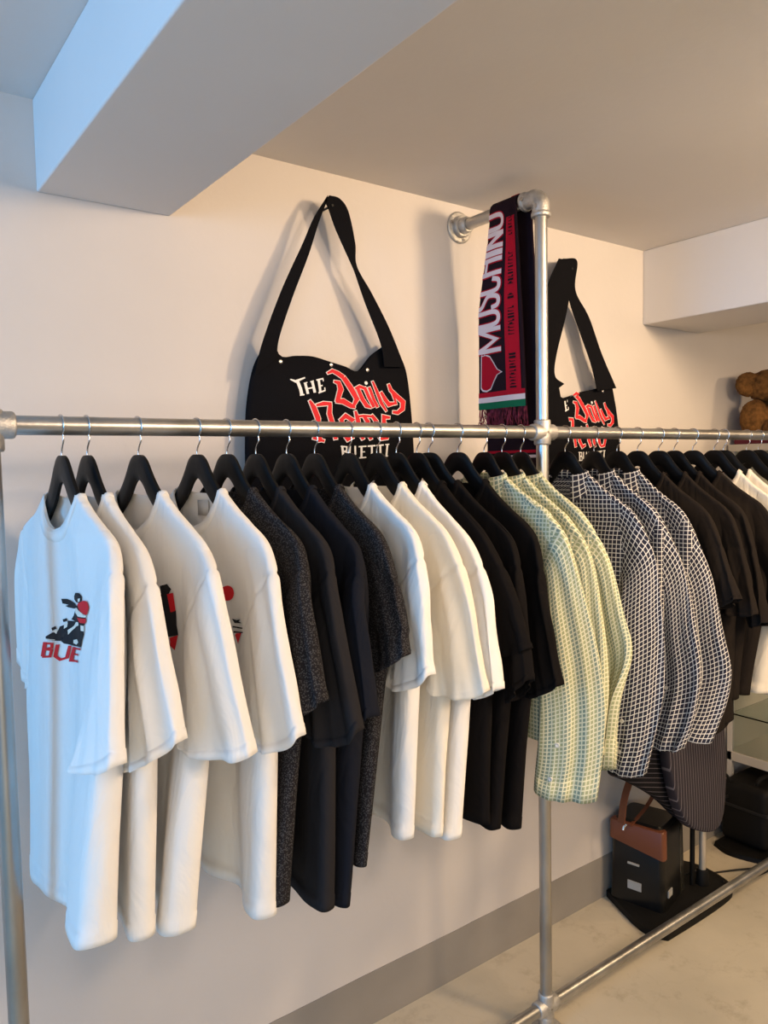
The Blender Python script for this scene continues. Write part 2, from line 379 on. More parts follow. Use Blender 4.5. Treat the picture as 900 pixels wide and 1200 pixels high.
def loft(rungs, rows, fold, seed, neck=None, hem=.022, sag=0, seam=0, uvo=0.):
    As, Bs = [r[0] for r in rungs], [r[1] for r in rungs]; Ts = [Vector(r[2]) for r in rungs]
    L = sum((((a+b)/2)-((c+d)/2)).length for a, b, c, d in zip(As, Bs, As[1:], Bs[1:]))
    th = 1-hem/L
    ts = [th*i/(rows-1) for i in range(rows)]+[th+.0005, th+(1-th)*.5, 1]
    rnd = random.Random(seed); f1, f2, f3 = rnd.random()*6, rnd.random()*6, rnd.random()*6
    k1, k2 = rnd.uniform(1.3, 2.2), rnd.uniform(2.6, 3.8)
    V, UV = [], []
    ridges = [(rnd.choice((-1, 1))*rnd.uniform(.3, .85), rnd.uniform(-.5, .35), rnd.uniform(.09, .2), rnd.uniform(.5, 1.1)*rnd.choice((1, 1, -1)), rnd.uniform(.0, .35)) for _ in range(5)]
    vlen = 0; pc = None
    for t in ts:
        A, B, T = crom(As, t), crom(Bs, t), crom(Ts, t)
        sec = section(A, B, *T); c0 = (A+B)/2
        if pc is not None: vlen += (c0-pc).length
        pc = c0; hl = (A-B).length/2; q0 = None; arc = 0; row = []
        amp = fold*sm(.12, .95, t)
        for P, cs, ss, w, cc, h in sec:
            d = amp*(.6*math.sin(k1*math.pi*cs+f1+.8*t)+.4*math.sin(k2*math.pi*cs+f2-1.1*t))*(1-.55*abs(cs)**3)
            for ra, rb, rw, rh, rt in ridges: d += fold*.55*rh*math.exp(-((cs-ra-rb*(t-.5))/rw)**2)*sm(rt, rt+.45, t)
            d += fold*.35*sm(.03, .3, t)*noise.noise(Vector((cs*2.2+f3, t*5.5, f1+(.7 if ss > 0 else 0))))*(1 if ss > 0 else .8)
            p = P+w*d
            ed = Vector((h.x, h.y, 0)).normalized()*(.35*fold*sm(.1, .5, t)*noise.noise(Vector((t*6, f2+cs, ss))))
            p += ed
            if seam: q_ = t-seam-.05*cs; p -= w*(ss*.0032*math.exp(-(q_/.012)**2)) - w*(ss*.0012*sm(0, .03, q_)*sm(.2, .03, q_))
            if t > th: p += w*((.0022 if hem > .03 else .0013)*ss)
            if neck:
                un, dF, dB, z0 = neck
                ul = abs(cs)*hl
                if ul < un:
                    dr = (dF if ss > 0 else dB)*(1-(ul/un)**2)**.6
                    p.z = min(p.z, z0-dr)
            if sag: p.z -= sag*max(0, ss)*sm(.55, 1, t)*(1-abs(cs)**4)
            V.append(p)
            if q0 is not None: arc += (p-q0).length
            row.append(arc); q0 = p
        arc += (V[-NPH]-V[-1]).length; row.append(arc); UV.append(([a-arc/2+uvo for a in row], -vlen))
    Fc = []; LUV = []; R = len(ts)
    for i in range(R-1):
        for k in range(NPH): Fc.append((i*NPH+k, i*NPH+(k+1) % NPH, (i+1)*NPH+(k+1) % NPH, (i+1)*NPH+k)); (r0, v0), (r1, v1) = UV[i], UV[i+1]; LUV += [(r0[k], v0), (r0[k+1], v0), (r1[k+1], v1), (r1[k], v1)]
    return V, Fc, LUV
def solid(o, th=.0016):
    m = o.modifiers.new('thickness', 'SOLIDIFY'); m.thickness = th; m.offset = -1; return o

UN = .082
def garment(g):
    name, label, cat, grp, m = g['name'], g['label'], g['cat'], g.get('group'), g['mat']
    X0 = aty(g['hook'], 500, 0).x
    Sx, Sy = g['S']; uS = g.get('uS', .225)
    Sp = aty(Sx, Sy, -uS); Np = aty(*g['N'], -UN)
    sl = ((Sp.x-X0)/uS*.6+(Np.x-X0)/UN*.4); sl = max(-.16, min(.22, sl)); yaw = math.atan(sl)
    hanger(X0, yaw, g['hl'])
    def P(u, z, dx=0): return Vector((X0+u*sl+dx, -u, ZR+z))
    t = thing(name, label, cat, (X0, 0, ZR-.14), grp)
    zn = -.118; zS = Sp.z-ZR; zS = max(-.25, min(-.17, zS))
    uh = g.get('uh', .24)
    if 'C' in g:
        C = aty(*g['C'], -uh); Bk = aty(*g['B'], -uh); hemN = (C+Bk)/2; Tn = max(.012, abs(Bk.x-C.x)/2)
    else: hemN = P(uh, g.get('hz', -.86)); Tn = .022
    hz = hemN.z
    if 'far' in g: hemF = aty(*g['far'], uh)
    else: hemF = Vector((X0-.5*(hemN.x-X0), uh, hz+.0))
    dxh = hemN.x-X0
    # shoulder run: neck, mid, hanger tip, drop
    sh = [(UN, zn), (.13, lerp(zn, zS, .36)), (.18, lerp(zn, zS, .66)), (uS, zS)]
    low = [(uS+.018, zS-.06), (uS+.012, zS-.16)]
    rn = []
    for i, (u, z) in enumerate(sh+low):
        Tt = [.0095, .0095, .0095, .010, .013, .016][i]; Tm_ = [.013, .016, .018, .019, .018, .016][i]
        rn.append((P(u, z), P(-u, z), (Tt, Tm_, Tt)))
    a5, b5 = rn[-1][0], rn[-1][1]
    for f in (.35, .7):
        tt = lerp(.02, Tn, f)
        rn.append((a5.lerp(hemN, f), b5.lerp(hemF, f), (tt, .013, .02)))
    rn.append((hemN, hemF, (Tn, .012, g.get('Tf', .022))))
    neck = (UN, g.get('drop', .075), .012, ZR+zn+.002) 
    V, Fc, UV = loft(rn, 64, g.get('fold', .013), g['seed'], neck)
    off = t.location
    body = solid(obj('body', rel(V, t), Fc, m, t, uvs=UV))
    bvh = BVHTree.FromPolygons(V, Fc)
    nv = Vector((-math.cos(yaw), -math.sin(yaw), 0))     # front normal
    eu = Vector((math.sin(yaw), -math.cos(yaw), 0))
    # sleeves
    def sleeve(rungs, seed, cuff=False, side=1):
        V, Fc, UV = loft(rungs, 84, g.get('sfold', .008), seed, seam=.20 if cuff else .34, sag=g.get('sag', .010), hem=.055 if cuff else .022, uvo=.4)
        return solid(obj('sleeve', rel(V, t), Fc, m, t, uvs=UV))
    if 'long' in g:
        r = [(P(.15, lerp(zn, zS, .5)), P(.13, -.33), (.010, .010, .006)), (P(uS, zS), P(.17, -.38), (.010, .015, .008))]
        n = len(g['long'])
        for i, (a, b) in enumerate(g['long']):
            ua = lerp(.27, .31, min(1, i/1.5)) if i < n-1 else .30; ub = lerp(.21, .20, i/(n-1))
            r.append((aty(*a, -ua), aty(*b, -ub), (lerp(.011, .013, i/n), lerp(.018, .018, i/n), .013)))
        slv = sleeve(r, g['seed']+50, True)
        for bp in g.get('buttons', ()):
            pass
        g['_r'] = r
        r2 = [(P(-.15, lerp(zn, zS, .5)), P(-.13, -.33), (.010, .010, .006)), (P(-uS, zS), P(-.17, -.38), (.014, .016, .008)), (P(-.29, -.45), P(-.18, -.5), (.016, .018, .014)), (P(-.31, -.8), P(-.22, -.81), (.016, .018, .014))]
        r2 = [(b, a, T) for a, b, T in r2]
        sleeve(r2, g['seed']+80, True)
    else:
        O = aty(*g['O'], -g.get('uO', .33)); I = aty(*g['I'], -g.get('uI', .205))
        Mo = P(uS+.035, zS-.09).lerp(O, .35)
        if 'Mo' in g: Mo = aty(*g['Mo'], -.29)
        w = g.get('ws', .014)
        r = [(P(.15, lerp(zn, zS, .5)), P(.12, -.30), (.008, .010, .006)), (P(uS, zS), P(.15, -.37), (.0115, .0175, .010)),
             (Mo, P(.165, -.42).lerp(I, .35), (.012, .018, .014)), (Mo.lerp(O, .55), P(.18, -.44).lerp(I, .7), (.013, .019, .016)), (O, I, (w, .020, .018))]
        sleeve(r, g['seed']+50)
        zf = g.get('zfar', -.47)
        dxo = O.x-(X0+.33*sl)
        Of = Vector((X0-.33*sl-.3*dxo, .31 if not 'fo' in g else .31, ZR+zf)); If = P(-.2, zf-.04)
        r2 = [(P(-.15, lerp(zn, zS, .5)), P(-.12, -.30), (.008, .010, .006)), (P(-uS, zS), P(-.15, -.37), (.0145, .0185, .010)),
              (P(-uS-.035, zS-.10), P(-.17, -.42), (.018, .02, .014)), (Of, If, (.02, .02, .018))]
        r2 = [(b, a, (T[2], T[1], T[0])) for a, b, T in r2]
        sleeve(r2, g['seed']+80)
    # neckline
    def surf(u, z, front):
        o_ = Vector((X0, 0, ZR+z))+eu*u+nv*(.25 if front else -.25)
        h = bvh.ray_cast(o_, -nv if front else nv)
        return h[0] if h[0] else Vector((X0, 0, ZR+z))+eu*u+nv*(.012 if front else -.012)
    if 'long' in g:
        # shirt collar: a stand with a folded leaf round it
        vs, fs = [], []; n = 40
        for i in range(n+1):
            ph = math.radians(lerp(-62, 242, i/n)) # from near-front round the near side and back to far-front
            f = i/n; edge = min(f, 1-f)*2
            u = .070*math.cos(ph); ww = -.020*math.sin(ph)
            # ph=-62..0 front-near ; 90 back
            c = Vector((X0, 0, ZR))+eu*u+nv*(ww+.0)
            outd = (eu*(math.cos(ph))+nv*(-math.sin(ph)*.8)).normalized()
            zt = -.106-.014*sm(.8, 0, edge)+.004*abs(math.cos(ph)); tip = .042+.030*sm(.45, 0, edge)
            prof = [(0, -.125), (0, zt-.004), (.002, zt), (.005, zt-.002), (.012, zt-tip*.5), (.022, zt-tip), (.0205, zt-tip), (.0105, zt-tip*.5)]
            for a, z in prof: vs.append(c+outd*a+Vector((0, 0, z)))
            if i:
                k = len(prof)
                for j in range(k-1): fs.append(((i-1)*k+j, i*k+j, i*k+j+1, (i-1)*k+j+1))
        acc = [0, .022, .026, .030, .055, .085, .087, .117]; uv = [((i//8)*.0058, -acc[i % 8]) for i in range(len(vs))]
        solid(obj('collar', rel(vs, t), fs, m, t, uvs=uv), .0012)
    else:
        vs, fs = [], []; n = 56; dF, dB = neck[1], neck[2]
        for i in range(n):
            ph = 2*math.pi*i/n; c, s = math.cos(ph), math.sin(ph)
            d = dF if s > 0 else dB
            for j, (w_, off_) in enumerate(((0, .0), (0, .0022), (.010, .0026), (.019, .0022), (.020, .0002))):
                u = (UN+w_*abs(c)*.5)*c
                z = zn+.001-d*(1-c*c)**.6-w_*(abs(s)*.95+.3*abs(c))
                p = surf(u, z-.002, s > 0)
                if abs(s) < .18: p = Vector((X0, 0, ZR+z))+eu*u+nv*(.013*s/.18)
                dirn = (nv if s > 0 else -nv)*(.35+.65*abs(s))+eu*(.6*c)*(1 if abs(s) < .5 else 0)
                vs.append(p+dirn*(off_))
            if True:
                a, b = i*5, ((i+1) % n)*5
                for j in range(4): fs.append((a+j, b+j, b+j+1, a+j+1))
        obj('neckband', rel(vs, t), fs, m, t)
    if g.get('taglabel'):
        vs = [Vector((X0, 0, ZR-.142))+eu*a-nv*.0095+Vector((0, 0, b)) for a, b in ((-.02, 0), (.02, 0), (.02, -.03), (-.02, -.03))]
        solid(obj('neck_label', rel(vs, t), [(0, 1, 2, 3)], M_TAG, t), .0008)
    g['_t'], g['_bvh'], g['_X0'], g['_nv'], g['_eu'], g['_V'] = t, bvh, X0, nv, eu, V
    return t

# prints drawn on the chest: outlines in (y, z), pressed on to the cloth along x
def tess(poly, step=.008):
    """2D polygon -> dense triangulated bmesh verts/faces"""
    bm = bmesh.new(); vs = [bm.verts.new((p[0], p[1], 0)) for p in poly]; bm.faces.new(vs)
    bmesh.ops.triangulate(bm, faces=bm.faces[:])
    for _ in range(3):
        long_e = [e for e in bm.edges if e.calc_length() > step]
        if not long_e: break
        bmesh.ops.subdivide_edges(bm, edges=long_e, cuts=1); bmesh.ops.triangulate(bm, faces=bm.faces[:])
    bm.verts.index_update()
    v = [tuple(x.co[:2]) for x in bm.verts]; f = [[q.index for q in fc.verts] for fc in bm.faces]; bm.free(); return v, f
def stroke(pts, w):
    """polyline -> polygon pieces with mitred joints"""
    P = [Vector(p) for p in pts]; L_, R_ = [], []
    for i, p in enumerate(P):
        a = (P[i]-P[i-1]).normalized() if i else None; b = (P[i+1]-P[i]).normalized() if i < len(P)-1 else None
        d = (a+b).normalized() if a and b and (a+b).length > .2 else (a or b)
        n = Vector((-d.y, d.x)); k = 1
        if a and b: k = 1/max(.5, abs(n.dot(Vector((-b.y, b.x)))))
        ww = w[i] if isinstance(w, (list, tuple)) else w
        L_.append(p+n*ww/2*k); R_.append(p-n*ww/2*k)
    return [[L_[i], L_[i+1], R_[i+1], R_[i]] for i in range(len(P)-1)]
def print_on(g, polys, m, name, lift=.0016, dx=None):
    """polys in photo pixels of the chest; y,z read on the chest plane then projected on the cloth"""
    V, Fc = [], []; t = g['_t']; xp = g['_X0']-.016 if dx is None else g['_X0']+dx
    for poly in polys:
        pts = [atx(p[0], p[1], xp) for p in poly]; v, f = tess([(q.y, q.z) for q in pts], .006); b = len(V)
        for y, z in v:
            h = g['_bvh'].ray_cast(Vector((xp-.4, y, z)), Vector((1, 0, 0)))
            q = h[0] if h[0] else Vector((xp, y, z))
            V.append(q+Vector((-lift, 0, 0)))
        Fc += [[b+i for i in q] for q in f]
    return obj(name, rel(V, t), Fc, m, t)
def crop(x0, y0, s): return lambda L: [(x0+x/s, y0+y/s) for x, y in L]

TG = 'shirts hanging on the long pipe rail'
G = [
 dict(name='t_shirt', hook=71, Mo=(137, 700), N=(95, 582), S=(131, 640), O=(139, 897), I=(93, 893), uI=.22, C=(90, 1117), B=(141, 1101), far=(44, 1011), uh=.25, mat=M_WHITE, drop=.065, fold=.010, sfold=.005,
      label='white t-shirt nearest the left post, with a winged rider print over red letters BUE', hl='black hanger holding the white t-shirt nearest the left post', taglabel=0),
 dict(name='t_shirt', hook=101, Mo=(183, 713), N=(124, 580), S=(172, 650), O=(213, 868), I=(146, 900), C=(154, 1105), B=(186, 1098), mat=M_WHITE, sag=.012, fold=.010,
      label='plain-looking white t-shirt, second from the left post', hl='black hanger second from the left post, close beside the first'),
 dict(name='t_shirt', hook=161, Mo=(255, 690), N=(192, 582), S=(238, 645), O=(298, 884), I=(212, 872), C=(192, 1103), B=(234, 1087), mat=M_WHITE, fold=.009,
      label='white t-shirt third from the left post, half of a black and red print showing', hl='black hanger holding the third white t-shirt from the left post'),
 dict(name='t_shirt', hook=230, Mo=(325, 700), N=(257, 577), S=(318, 640), O=(355, 862), I=(292, 864), sag=.022, C=(303, 1077), B=(330, 1074), mat=M_WHITE, fold=.012, taglabel=1,
      label='white t-shirt with a red dot print, next to the charcoal shirts', hl='black hanger holding the fourth white t-shirt, with the woven label in its neck'),
 dict(name='t_shirt', hook=265, Mo=(357, 690), N=(300, 583), S=(345, 640), O=(379, 822), I=(344, 840), uI=.26, C=(323, 1062), B=(344, 1060), mat=M_SPEC, 
      label='speckled charcoal t-shirt directly behind the fourth white one', hl='black hanger first in front of the big bag, holding the speckled charcoal t-shirt'),
 dict(name='t_shirt', hook=299, Mo=(393, 700), N=(330, 577), S=(378, 640), O=(425, 855), I=(360, 850), sag=.03, C=(376, 1070), B=(395, 1066), mat=M_CHAR,
      label='plain charcoal t-shirt with a wide sleeve between two speckled ones', hl='black hanger holding the plain charcoal t-shirt with the wide sleeve'),
 dict(name='t_shirt', hook=335, Mo=(419, 700), N=(370, 582), S=(410, 645), O=(437, 840), I=(423, 843), uI=.28, C=(399, 1069), B=(412, 1060), mat=M_NAVY,
      label='dark navy t-shirt with a narrow sleeve beside the short-sleeved speckled knit', hl='black hanger holding the dark navy t-shirt'),
 dict(name='t_shirt', hook=368, N=(397, 577), S=(450, 635), Mo=(472, 720), O=(475, 768), I=(438, 785), uI=.24, uO=.32, C=(420, 1015), B=(432, 1017), mat=M_SPEC,
      label='speckled charcoal knit t-shirt whose sleeve ends highest, before the second white group', hl='black hanger holding the knit with the highest sleeve'),
 dict(name='t_shirt', hook=408, Mo=(497, 680), N=(435, 571), S=(486, 625), O=(508, 790), I=(455, 797), sag=.022, C=(474, 986), B=(490, 981), mat=M_WHITE,
      label='white t-shirt leading the middle white group, next to the speckled knit', hl='black hanger holding the first t-shirt of the middle white group'),
 dict(name='t_shirt', hook=441, Mo=(549, 690), N=(472, 573), S=(522, 628), O=(571, 810), I=(502, 803), sag=.016, C=(505, 983), B=(518, 981), mat=M_CREAM,
      label='cream t-shirt in the middle of the middle white group', hl='black hanger holding the cream t-shirt of the middle group'),
 dict(name='t_shirt', hook=464, Mo=(571, 690), N=(497, 570), S=(546, 635), O=(584, 808), I=(560, 815), uI=.26, C=(525, 986), B=(545, 981), mat=M_WHITE,
      label='last white t-shirt of the middle group, directly before the black ones', hl='black hanger of the last white t-shirt in the middle group'),
 dict(name='t_shirt', hook=488, Mo=(600, 690), N=(515, 563), S=(574, 630), O=(622, 760), I=(582, 766), C=(566, 968), B=(576, 966), mat=M_BLACK,
      label='black t-shirt directly after the middle white group', hl='black hanger of the first black t-shirt'),
 dict(name='t_shirt', hook=502, Mo=(612, 693), N=(543, 577), S=(594, 640), O=(621, 797), I=(600, 822), uI=.27, C=(575, 974), B=(589, 971), mat=M_BLACK,
      label='black t-shirt in the middle of the three black ones', hl='black hanger of the middle black t-shirt'),
 dict(name='t_shirt', hook=536, Mo=(638, 700), N=(570, 577), S=(624, 640), O=(657, 803), I=(622, 815), uI=.24, C=(603, 970), B=(616, 972), mat=M_BLACK,
      label='black t-shirt touching the pale green checked shirts', hl='black hanger holding the black t-shirt that touches the green shirts'),
 dict(name='checked_shirt', hook=567, N=(594, 561), S=(646, 605), mat=M_GREEN, hz=-.74, long=[((668, 640), (636, 680)), ((691, 720), (632, 760)), ((707, 800), (632, 830)), ((708, 870), (629, 885)), ((700, 935), (626, 927))],
      label='pale green checked shirt, first of three, its buttoned cuff hanging lowest', hl='black hanger holding the first pale green shirt'),
 dict(name='checked_shirt', hook=588, N=(615, 558), S=(670, 610), mat=M_GREEN, hz=-.72, long=[((692, 650), (660, 690)), ((705, 720), (662, 770)), ((712, 800), (670, 840)), ((707, 860), (672, 880)), ((704, 885), (680, 890))],
      label='pale green checked shirt between the two other green ones', hl='black hanger holding the middle pale green shirt'),
 dict(name='checked_shirt', hook=610, N=(632, 549), S=(692, 605), mat=M_GREEN, hz=-.70, long=[((713, 655), (686, 690)), ((731, 725), (696, 760)), ((739, 768), (703, 800)), ((722, 825), (704, 842)), ((713, 900), (702, 903))],
      label='pale green checked shirt beside the navy gingham, its sleeve elbow bulging out', hl='black hanger holding the last pale green shirt, right before the middle post'),
 dict(name='checked_shirt', hook=662, N=(692, 556), S=(744, 605), mat=M_GING, hz=-.72, long=[((768, 655), (728, 690)), ((777, 725), (718, 760)), ((779, 790), (712, 820)), ((771, 850), (711, 860)), ((757, 907), (711, 897))],
      label='navy and white gingham shirt, first of three, beside the green shirts', hl='black hanger first to the right of the middle post'),
 dict(name='checked_shirt', hook=696, N=(718, 548), S=(775, 600), mat=M_GING, hz=-.72, long=[((800, 660), (768, 700)), ((815, 730), (775, 770)), ((822, 790), (774, 810)), ((814, 840), (766, 840)), ((800, 878), (763, 870))],
      label='navy and white gingham shirt in the middle of the three', hl='black hanger holding the middle gingham shirt'),
 dict(name='checked_shirt', hook=723, N=(748, 554), S=(810, 605), mat=M_GING, hz=-.70, long=[((832, 670), (795, 705)), ((848, 740), (800, 770)), ((857, 787), (797, 805)), ((850, 825), (782, 835)), ((834, 868), (767, 853))],
      label='navy and white gingham shirt beside the faded black t-shirts, its elbow bulging furthest right', hl='black hanger holding the last gingham shirt'),
 dict(name='t_shirt', hook=747, N=(777, 557), S=(832, 605), O=(864, 702), I=(845, 714), uI=.26, C=(828, 853), B=(868, 856), mat=M_BROWN,
      label='faded black t-shirt directly after the gingham shirts', hl='black hanger of the first faded black t-shirt'),
 dict(name='t_shirt', hook=772, N=(803, 556), S=(856, 605), O=(887, 720), I=(842, 714), C=(845, 845), B=(866, 848), mat=M_BROWN,
      label='faded black t-shirt with a wide stitched sleeve, second of the right dark group', hl='black hanger of the second faded black t-shirt'),
 dict(name='t_shirt', hook=790, N=(820, 560), S=(871, 612), O=(896, 730), I=(886, 734), uI=.28, C=(858, 820), B=(868, 820), mat=M_BROWN,
      label='faded black t-shirt third of the right dark group, narrow sleeve edge showing', hl='black hanger of the third faded black t-shirt'),
 dict(name='t_shirt', hook=812, N=(845, 558), S=(898, 612), O=(930, 730), I=(896, 730), C=(872, 815), B=(880, 815), mat=M_BROWN,
      label='faded black t-shirt beside the white ones at the right edge', hl='black hanger of the fourth faded black t-shirt'),
 dict(name='t_shirt', hook=837, N=(866, 553), S=(918, 605), O=(957, 745), I=(915, 750), C=(893, 812), B=(912, 812), mat=M_CREAM,
      label='cream white t-shirt first at the right edge, shoulder above the dark group', hl='blue-black hanger of the first cream t-shirt at the right edge'),
 dict(name='t_shirt', hook=848, N=(880, 556), S=(932, 610), O=(975, 745), I=(930, 750), C=(915, 815), B=(930, 815), mat=M_CREAM,
      label='cream white t-shirt cut off by the right edge, behind the other cream one', hl='black hanger of the second cream t-shirt at the right edge'),
]
for i, g in enumerate(G):
    g['seed'] = 11+i*7; g['cat'] = 'shirt' if g['name'] == 'checked_shirt' else 't-shirt'; g['group'] = TG
    garment(g)
for hx, lb in ((875, 'black hanger near the right edge, below the teddy bear'), (889, 'black hanger furthest right, cut by the edge of the view')):
    hanger(aty(hx, 500, 0).x, .06, lb)

# buttons on the cuffs
def button(g, px, py, r=.0055):
    t = g['_t']; d = ray(px, py).normalized()
    dg = bpy.context.evaluated_depsgraph_get()
    best = None
    for ch in t.children:
        if ch.name.startswith('sleeve'):
            me = ch.data; b = BVHTree.FromPolygons([v.co+t.location for v in me.vertices], [list(p.vertices) for p in me.polygons])
            h = b.ray_cast(CAM, d)
            if h[0] and (best is None or h[3] < best[3]): best = h+(ch,)
    if not best: return
    p, n = best[0], best[1]
    if n.dot(d) > 0: n = -n
    n = n.normalized(); a = n.orthogonal().normalized(); b_ = n.cross(a); vs, fs = [], []
    rings = [(r*.0, .0022), (r*.45, .0022), (r*.6, .003), (r*.9, .003), (r, .002), (r, 0)]; K = 20
    for rr, h in rings:
        for k in range(K): vs.append(p+(a*math.cos(2*math.pi*k/K)+b_*math.sin(2*math.pi*k/K))*rr+n*h)
    for i in range(len(rings)-1):
        for k in range(K): fs.append((i*K+k, i*K+(k+1) % K, (i+1)*K+(k+1) % K, (i+1)*K+k))
    obj('button', rel(vs, t), fs, M_BUT, best[4])
for gi, px, py in ((14, 653, 873), (14, 645, 913), (17, 729, 845), (17, 726, 881), (19, 811, 812), (19, 776, 847), (19, 805, 853), (18, 781, 806)):
    button(G[gi], px, py)

# chest prints
c5 = crop(45.5, 680, 10.91)
g1 = G[0]
blk = [[(292, 236), (335, 242), (372, 270), (405, 300), (430, 335), (424, 372), (385, 366), (345, 352), (320, 330), (345, 318), (300, 296), (322, 284), (296, 262)],
       [(424, 340), (470, 310), (468, 350), (440, 372), (436, 430), (470, 470), (540, 500), (535, 560), (440, 552), (405, 530), (368, 505), (392, 458), (405, 405)],
       [(405, 210), (425, 165), (475, 165), (505, 210), (505, 260), (480, 300), (430, 285), (405, 250)],
       [(340, 520), (405, 530), (440, 552), (535, 560), (520, 600), (530, 700), (520, 780), (512, 862), (400, 848), (322, 808), (302, 772), (330, 700), (345, 640), (350, 560)],
       [(190, 742), (185, 705), (235, 700), (242, 660), (280, 640), (290, 588), (335, 560), (338, 640), (322, 700), (300, 772), (262, 764)],
       [(232, 600), (262, 580), (270, 612), (240, 636)], [(305, 500), (330, 488), (338, 520), (312, 536)]]
print_on(g1, [c5(p) for p in blk], M_BPR, 'chest_print')
print_on(g1, [c5(p) for p in ([(455, 310), (520, 265), (550, 280), (565, 360), (550, 450), (500, 440), (480, 380)], [(440, 480), (545, 500), (540, 560), (490, 550)])], M_RED, 'chest_print', .0022)
print_on(g1, [c5(p) for p in ([(420, 360), (450, 360), (490, 440), (550, 465), (540, 485), (460, 465), (420, 420)], [(430, 540), (470, 540), (480, 580), (430, 600), (380, 650), (350, 700), (345, 640), (400, 590)], [(500, 580), (530, 590), (535, 660), (505, 650)], [(320, 560), (345, 540), (340, 600), (320, 620)], [(250, 640), (285, 620), (275, 680)], [(190, 730), (270, 750), (265, 758), (190, 740)], [(400, 770), (450, 760), (480, 800), (440, 830), (400, 810)], [(470, 240), (495, 235), (490, 275), (470, 280)])], M_SKIN, 'chest_print', .0026)
B_ = [s for st, w in ((([(185, 775), (170, 955)]), 34), (([(190, 790), (245, 800), (245, 850), (190, 862)]), 24), (([(190, 862), (245, 880), (235, 960), (165, 960)]), 26),
      (([(285, 815), (275, 960), (310, 1010), (350, 990), (365, 840)]), 26), (([(405, 860), (380, 1040)]), 34), (([(385, 880), (510, 885)]), 24), (([(395, 950), (475, 960)]), 22), (([(365, 1030), (470, 1045)]), 26)) for s in stroke(c5(st), w/10.91)]
print_on(g1, B_, M_RED, 'chest_lettering', .0018)
c6 = crop(40, 660, 3.46)
g3 = G[2]
print_on(g3, [c6(p) for p in ([(486, 95), (504, 88), (514, 110), (506, 135), (489, 130)], [(474, 130), (509, 130), (524, 200), (526, 260), (532, 300), (504, 305), (486, 240), (484, 180)])], M_BPR, 'chest_print')
print_on(g3, [c6(p) for p in ([(504, 130), (519, 125), (524, 200), (512, 205)], [(512, 308), (532, 300), (526, 360), (514, 340)])], M_RED, 'chest_print', .0022)
g4 = G[3]
circ = [(741+22*math.cos(a*.314), 127+31*math.sin(a*.314)) for a in range(20)]
print_on(g4, [c6(circ), c6([(770, 292), (796, 290), (780, 335), (764, 300)])], M_RED, 'chest_print')
print_on(g4, [c6(p) for p in ([(754, 232), (774, 238), (792, 234), (784, 243), (799, 250), (764, 250)], [(756, 262), (802, 268), (802, 273), (756, 268)], [(759, 283), (804, 285), (804, 290), (759, 290)])], M_BPR, 'chest_print', .0022)

# ------------------------------------------------------------------ canvas bags on the wall
def flat_strokes(polys, y, m, name, t, lift, dx=0, dz=0, th=.0012):
    vs, fs = [], []
    for poly in polys:
        q = [aty(p[0], p[1], y) for p in poly]; b = len(vs); n = len(q)
        vs += [Vector((p.x+dx, y-lift, p.z+dz)) for p in q]+[Vector((p.x+dx, y-lift+th, p.z+dz)) for p in q]
        fs.append(list(range(b, b+n))); fs.append(list(range(b+2*n-1, b+n-1, -1)))
        for k in range(n): fs.append((b+k, b+n+k, b+n+(k+1) % n, b+(k+1) % n))
    return obj(name, rel(vs, t), fs, m, t, smooth=False)
cA = crop(360, 400, 6.43); cB = crop(330, 400, 5.294)
RED_ST = [(cA, [(135, 245), (175, 225), (215, 245), (255, 275)], [14, 26, 34, 34]), (cA, [(255, 275), (300, 350), (345, 440), (310, 505)], [36, 40, 34, 16]),
 (cA, [(180, 305), (215, 315), (228, 365), (205, 430), (190, 460)], [16, 30, 40, 34, 22]), (cA, [(185, 455), (240, 455), (300, 490), (330, 505)], [26, 40, 34, 12]),
 (cA, [(335, 360), (370, 345), (410, 360)], [16, 24, 20]), (cA, [(355, 360), (385, 440), (415, 490), (450, 505)], [26, 30, 30, 12]), (cA, [(405, 350), (435, 430), (470, 500)], 24),
 (cA, [(440, 350), (470, 440), (500, 500)], 22), (cA, [(470, 305), (500, 390), (530, 470), (570, 530)], [14, 24, 26, 14]),
 (cA, [(530, 385), (560, 440), (590, 480), (640, 470)], [20, 30, 32, 18]), (cA, [(595, 325), (610, 370), (660, 420), (705, 460), (700, 510), (660, 540), (620, 535)], [20, 28, 34, 36, 34, 26, 20]),
 (cA, [(625, 400), (640, 440), (650, 480)], 16),
 (cB, [(150, 370), (175, 415), (200, 480), (205, 560), (215, 625)], [14, 30, 30, 28, 24]), (cB, [(190, 400), (235, 390), (285, 390)], [14, 26, 16]), (cB, [(275, 395), (270, 450), (290, 520), (310, 610)], [22, 28, 28, 22]), (cB, [(170, 600), (240, 620)], 16),
 (cB, [(335, 495), (370, 465), (410, 490), (360, 540)], [18, 26, 24, 16]), (cB, [(345, 490), (350, 560), (385, 610), (420, 595)], [24, 28, 24, 14]),
 (cB, [(430, 435), (445, 490), (455, 560), (480, 610)], [14, 26, 26, 20]), (cB, [(480, 465), (505, 500), (510, 570), (530, 610)], [16, 26, 26, 18]), (cB, [(530, 460), (560, 500), (570, 570), (590, 605)], [16, 26, 26, 18]), (cB, [(440, 470), (480, 465), (540, 470)], 14),
 (cB, [(650, 475), (610, 470), (610, 510), (645, 545), (630, 600), (590, 610)], [14, 24, 26, 26, 22, 12])]
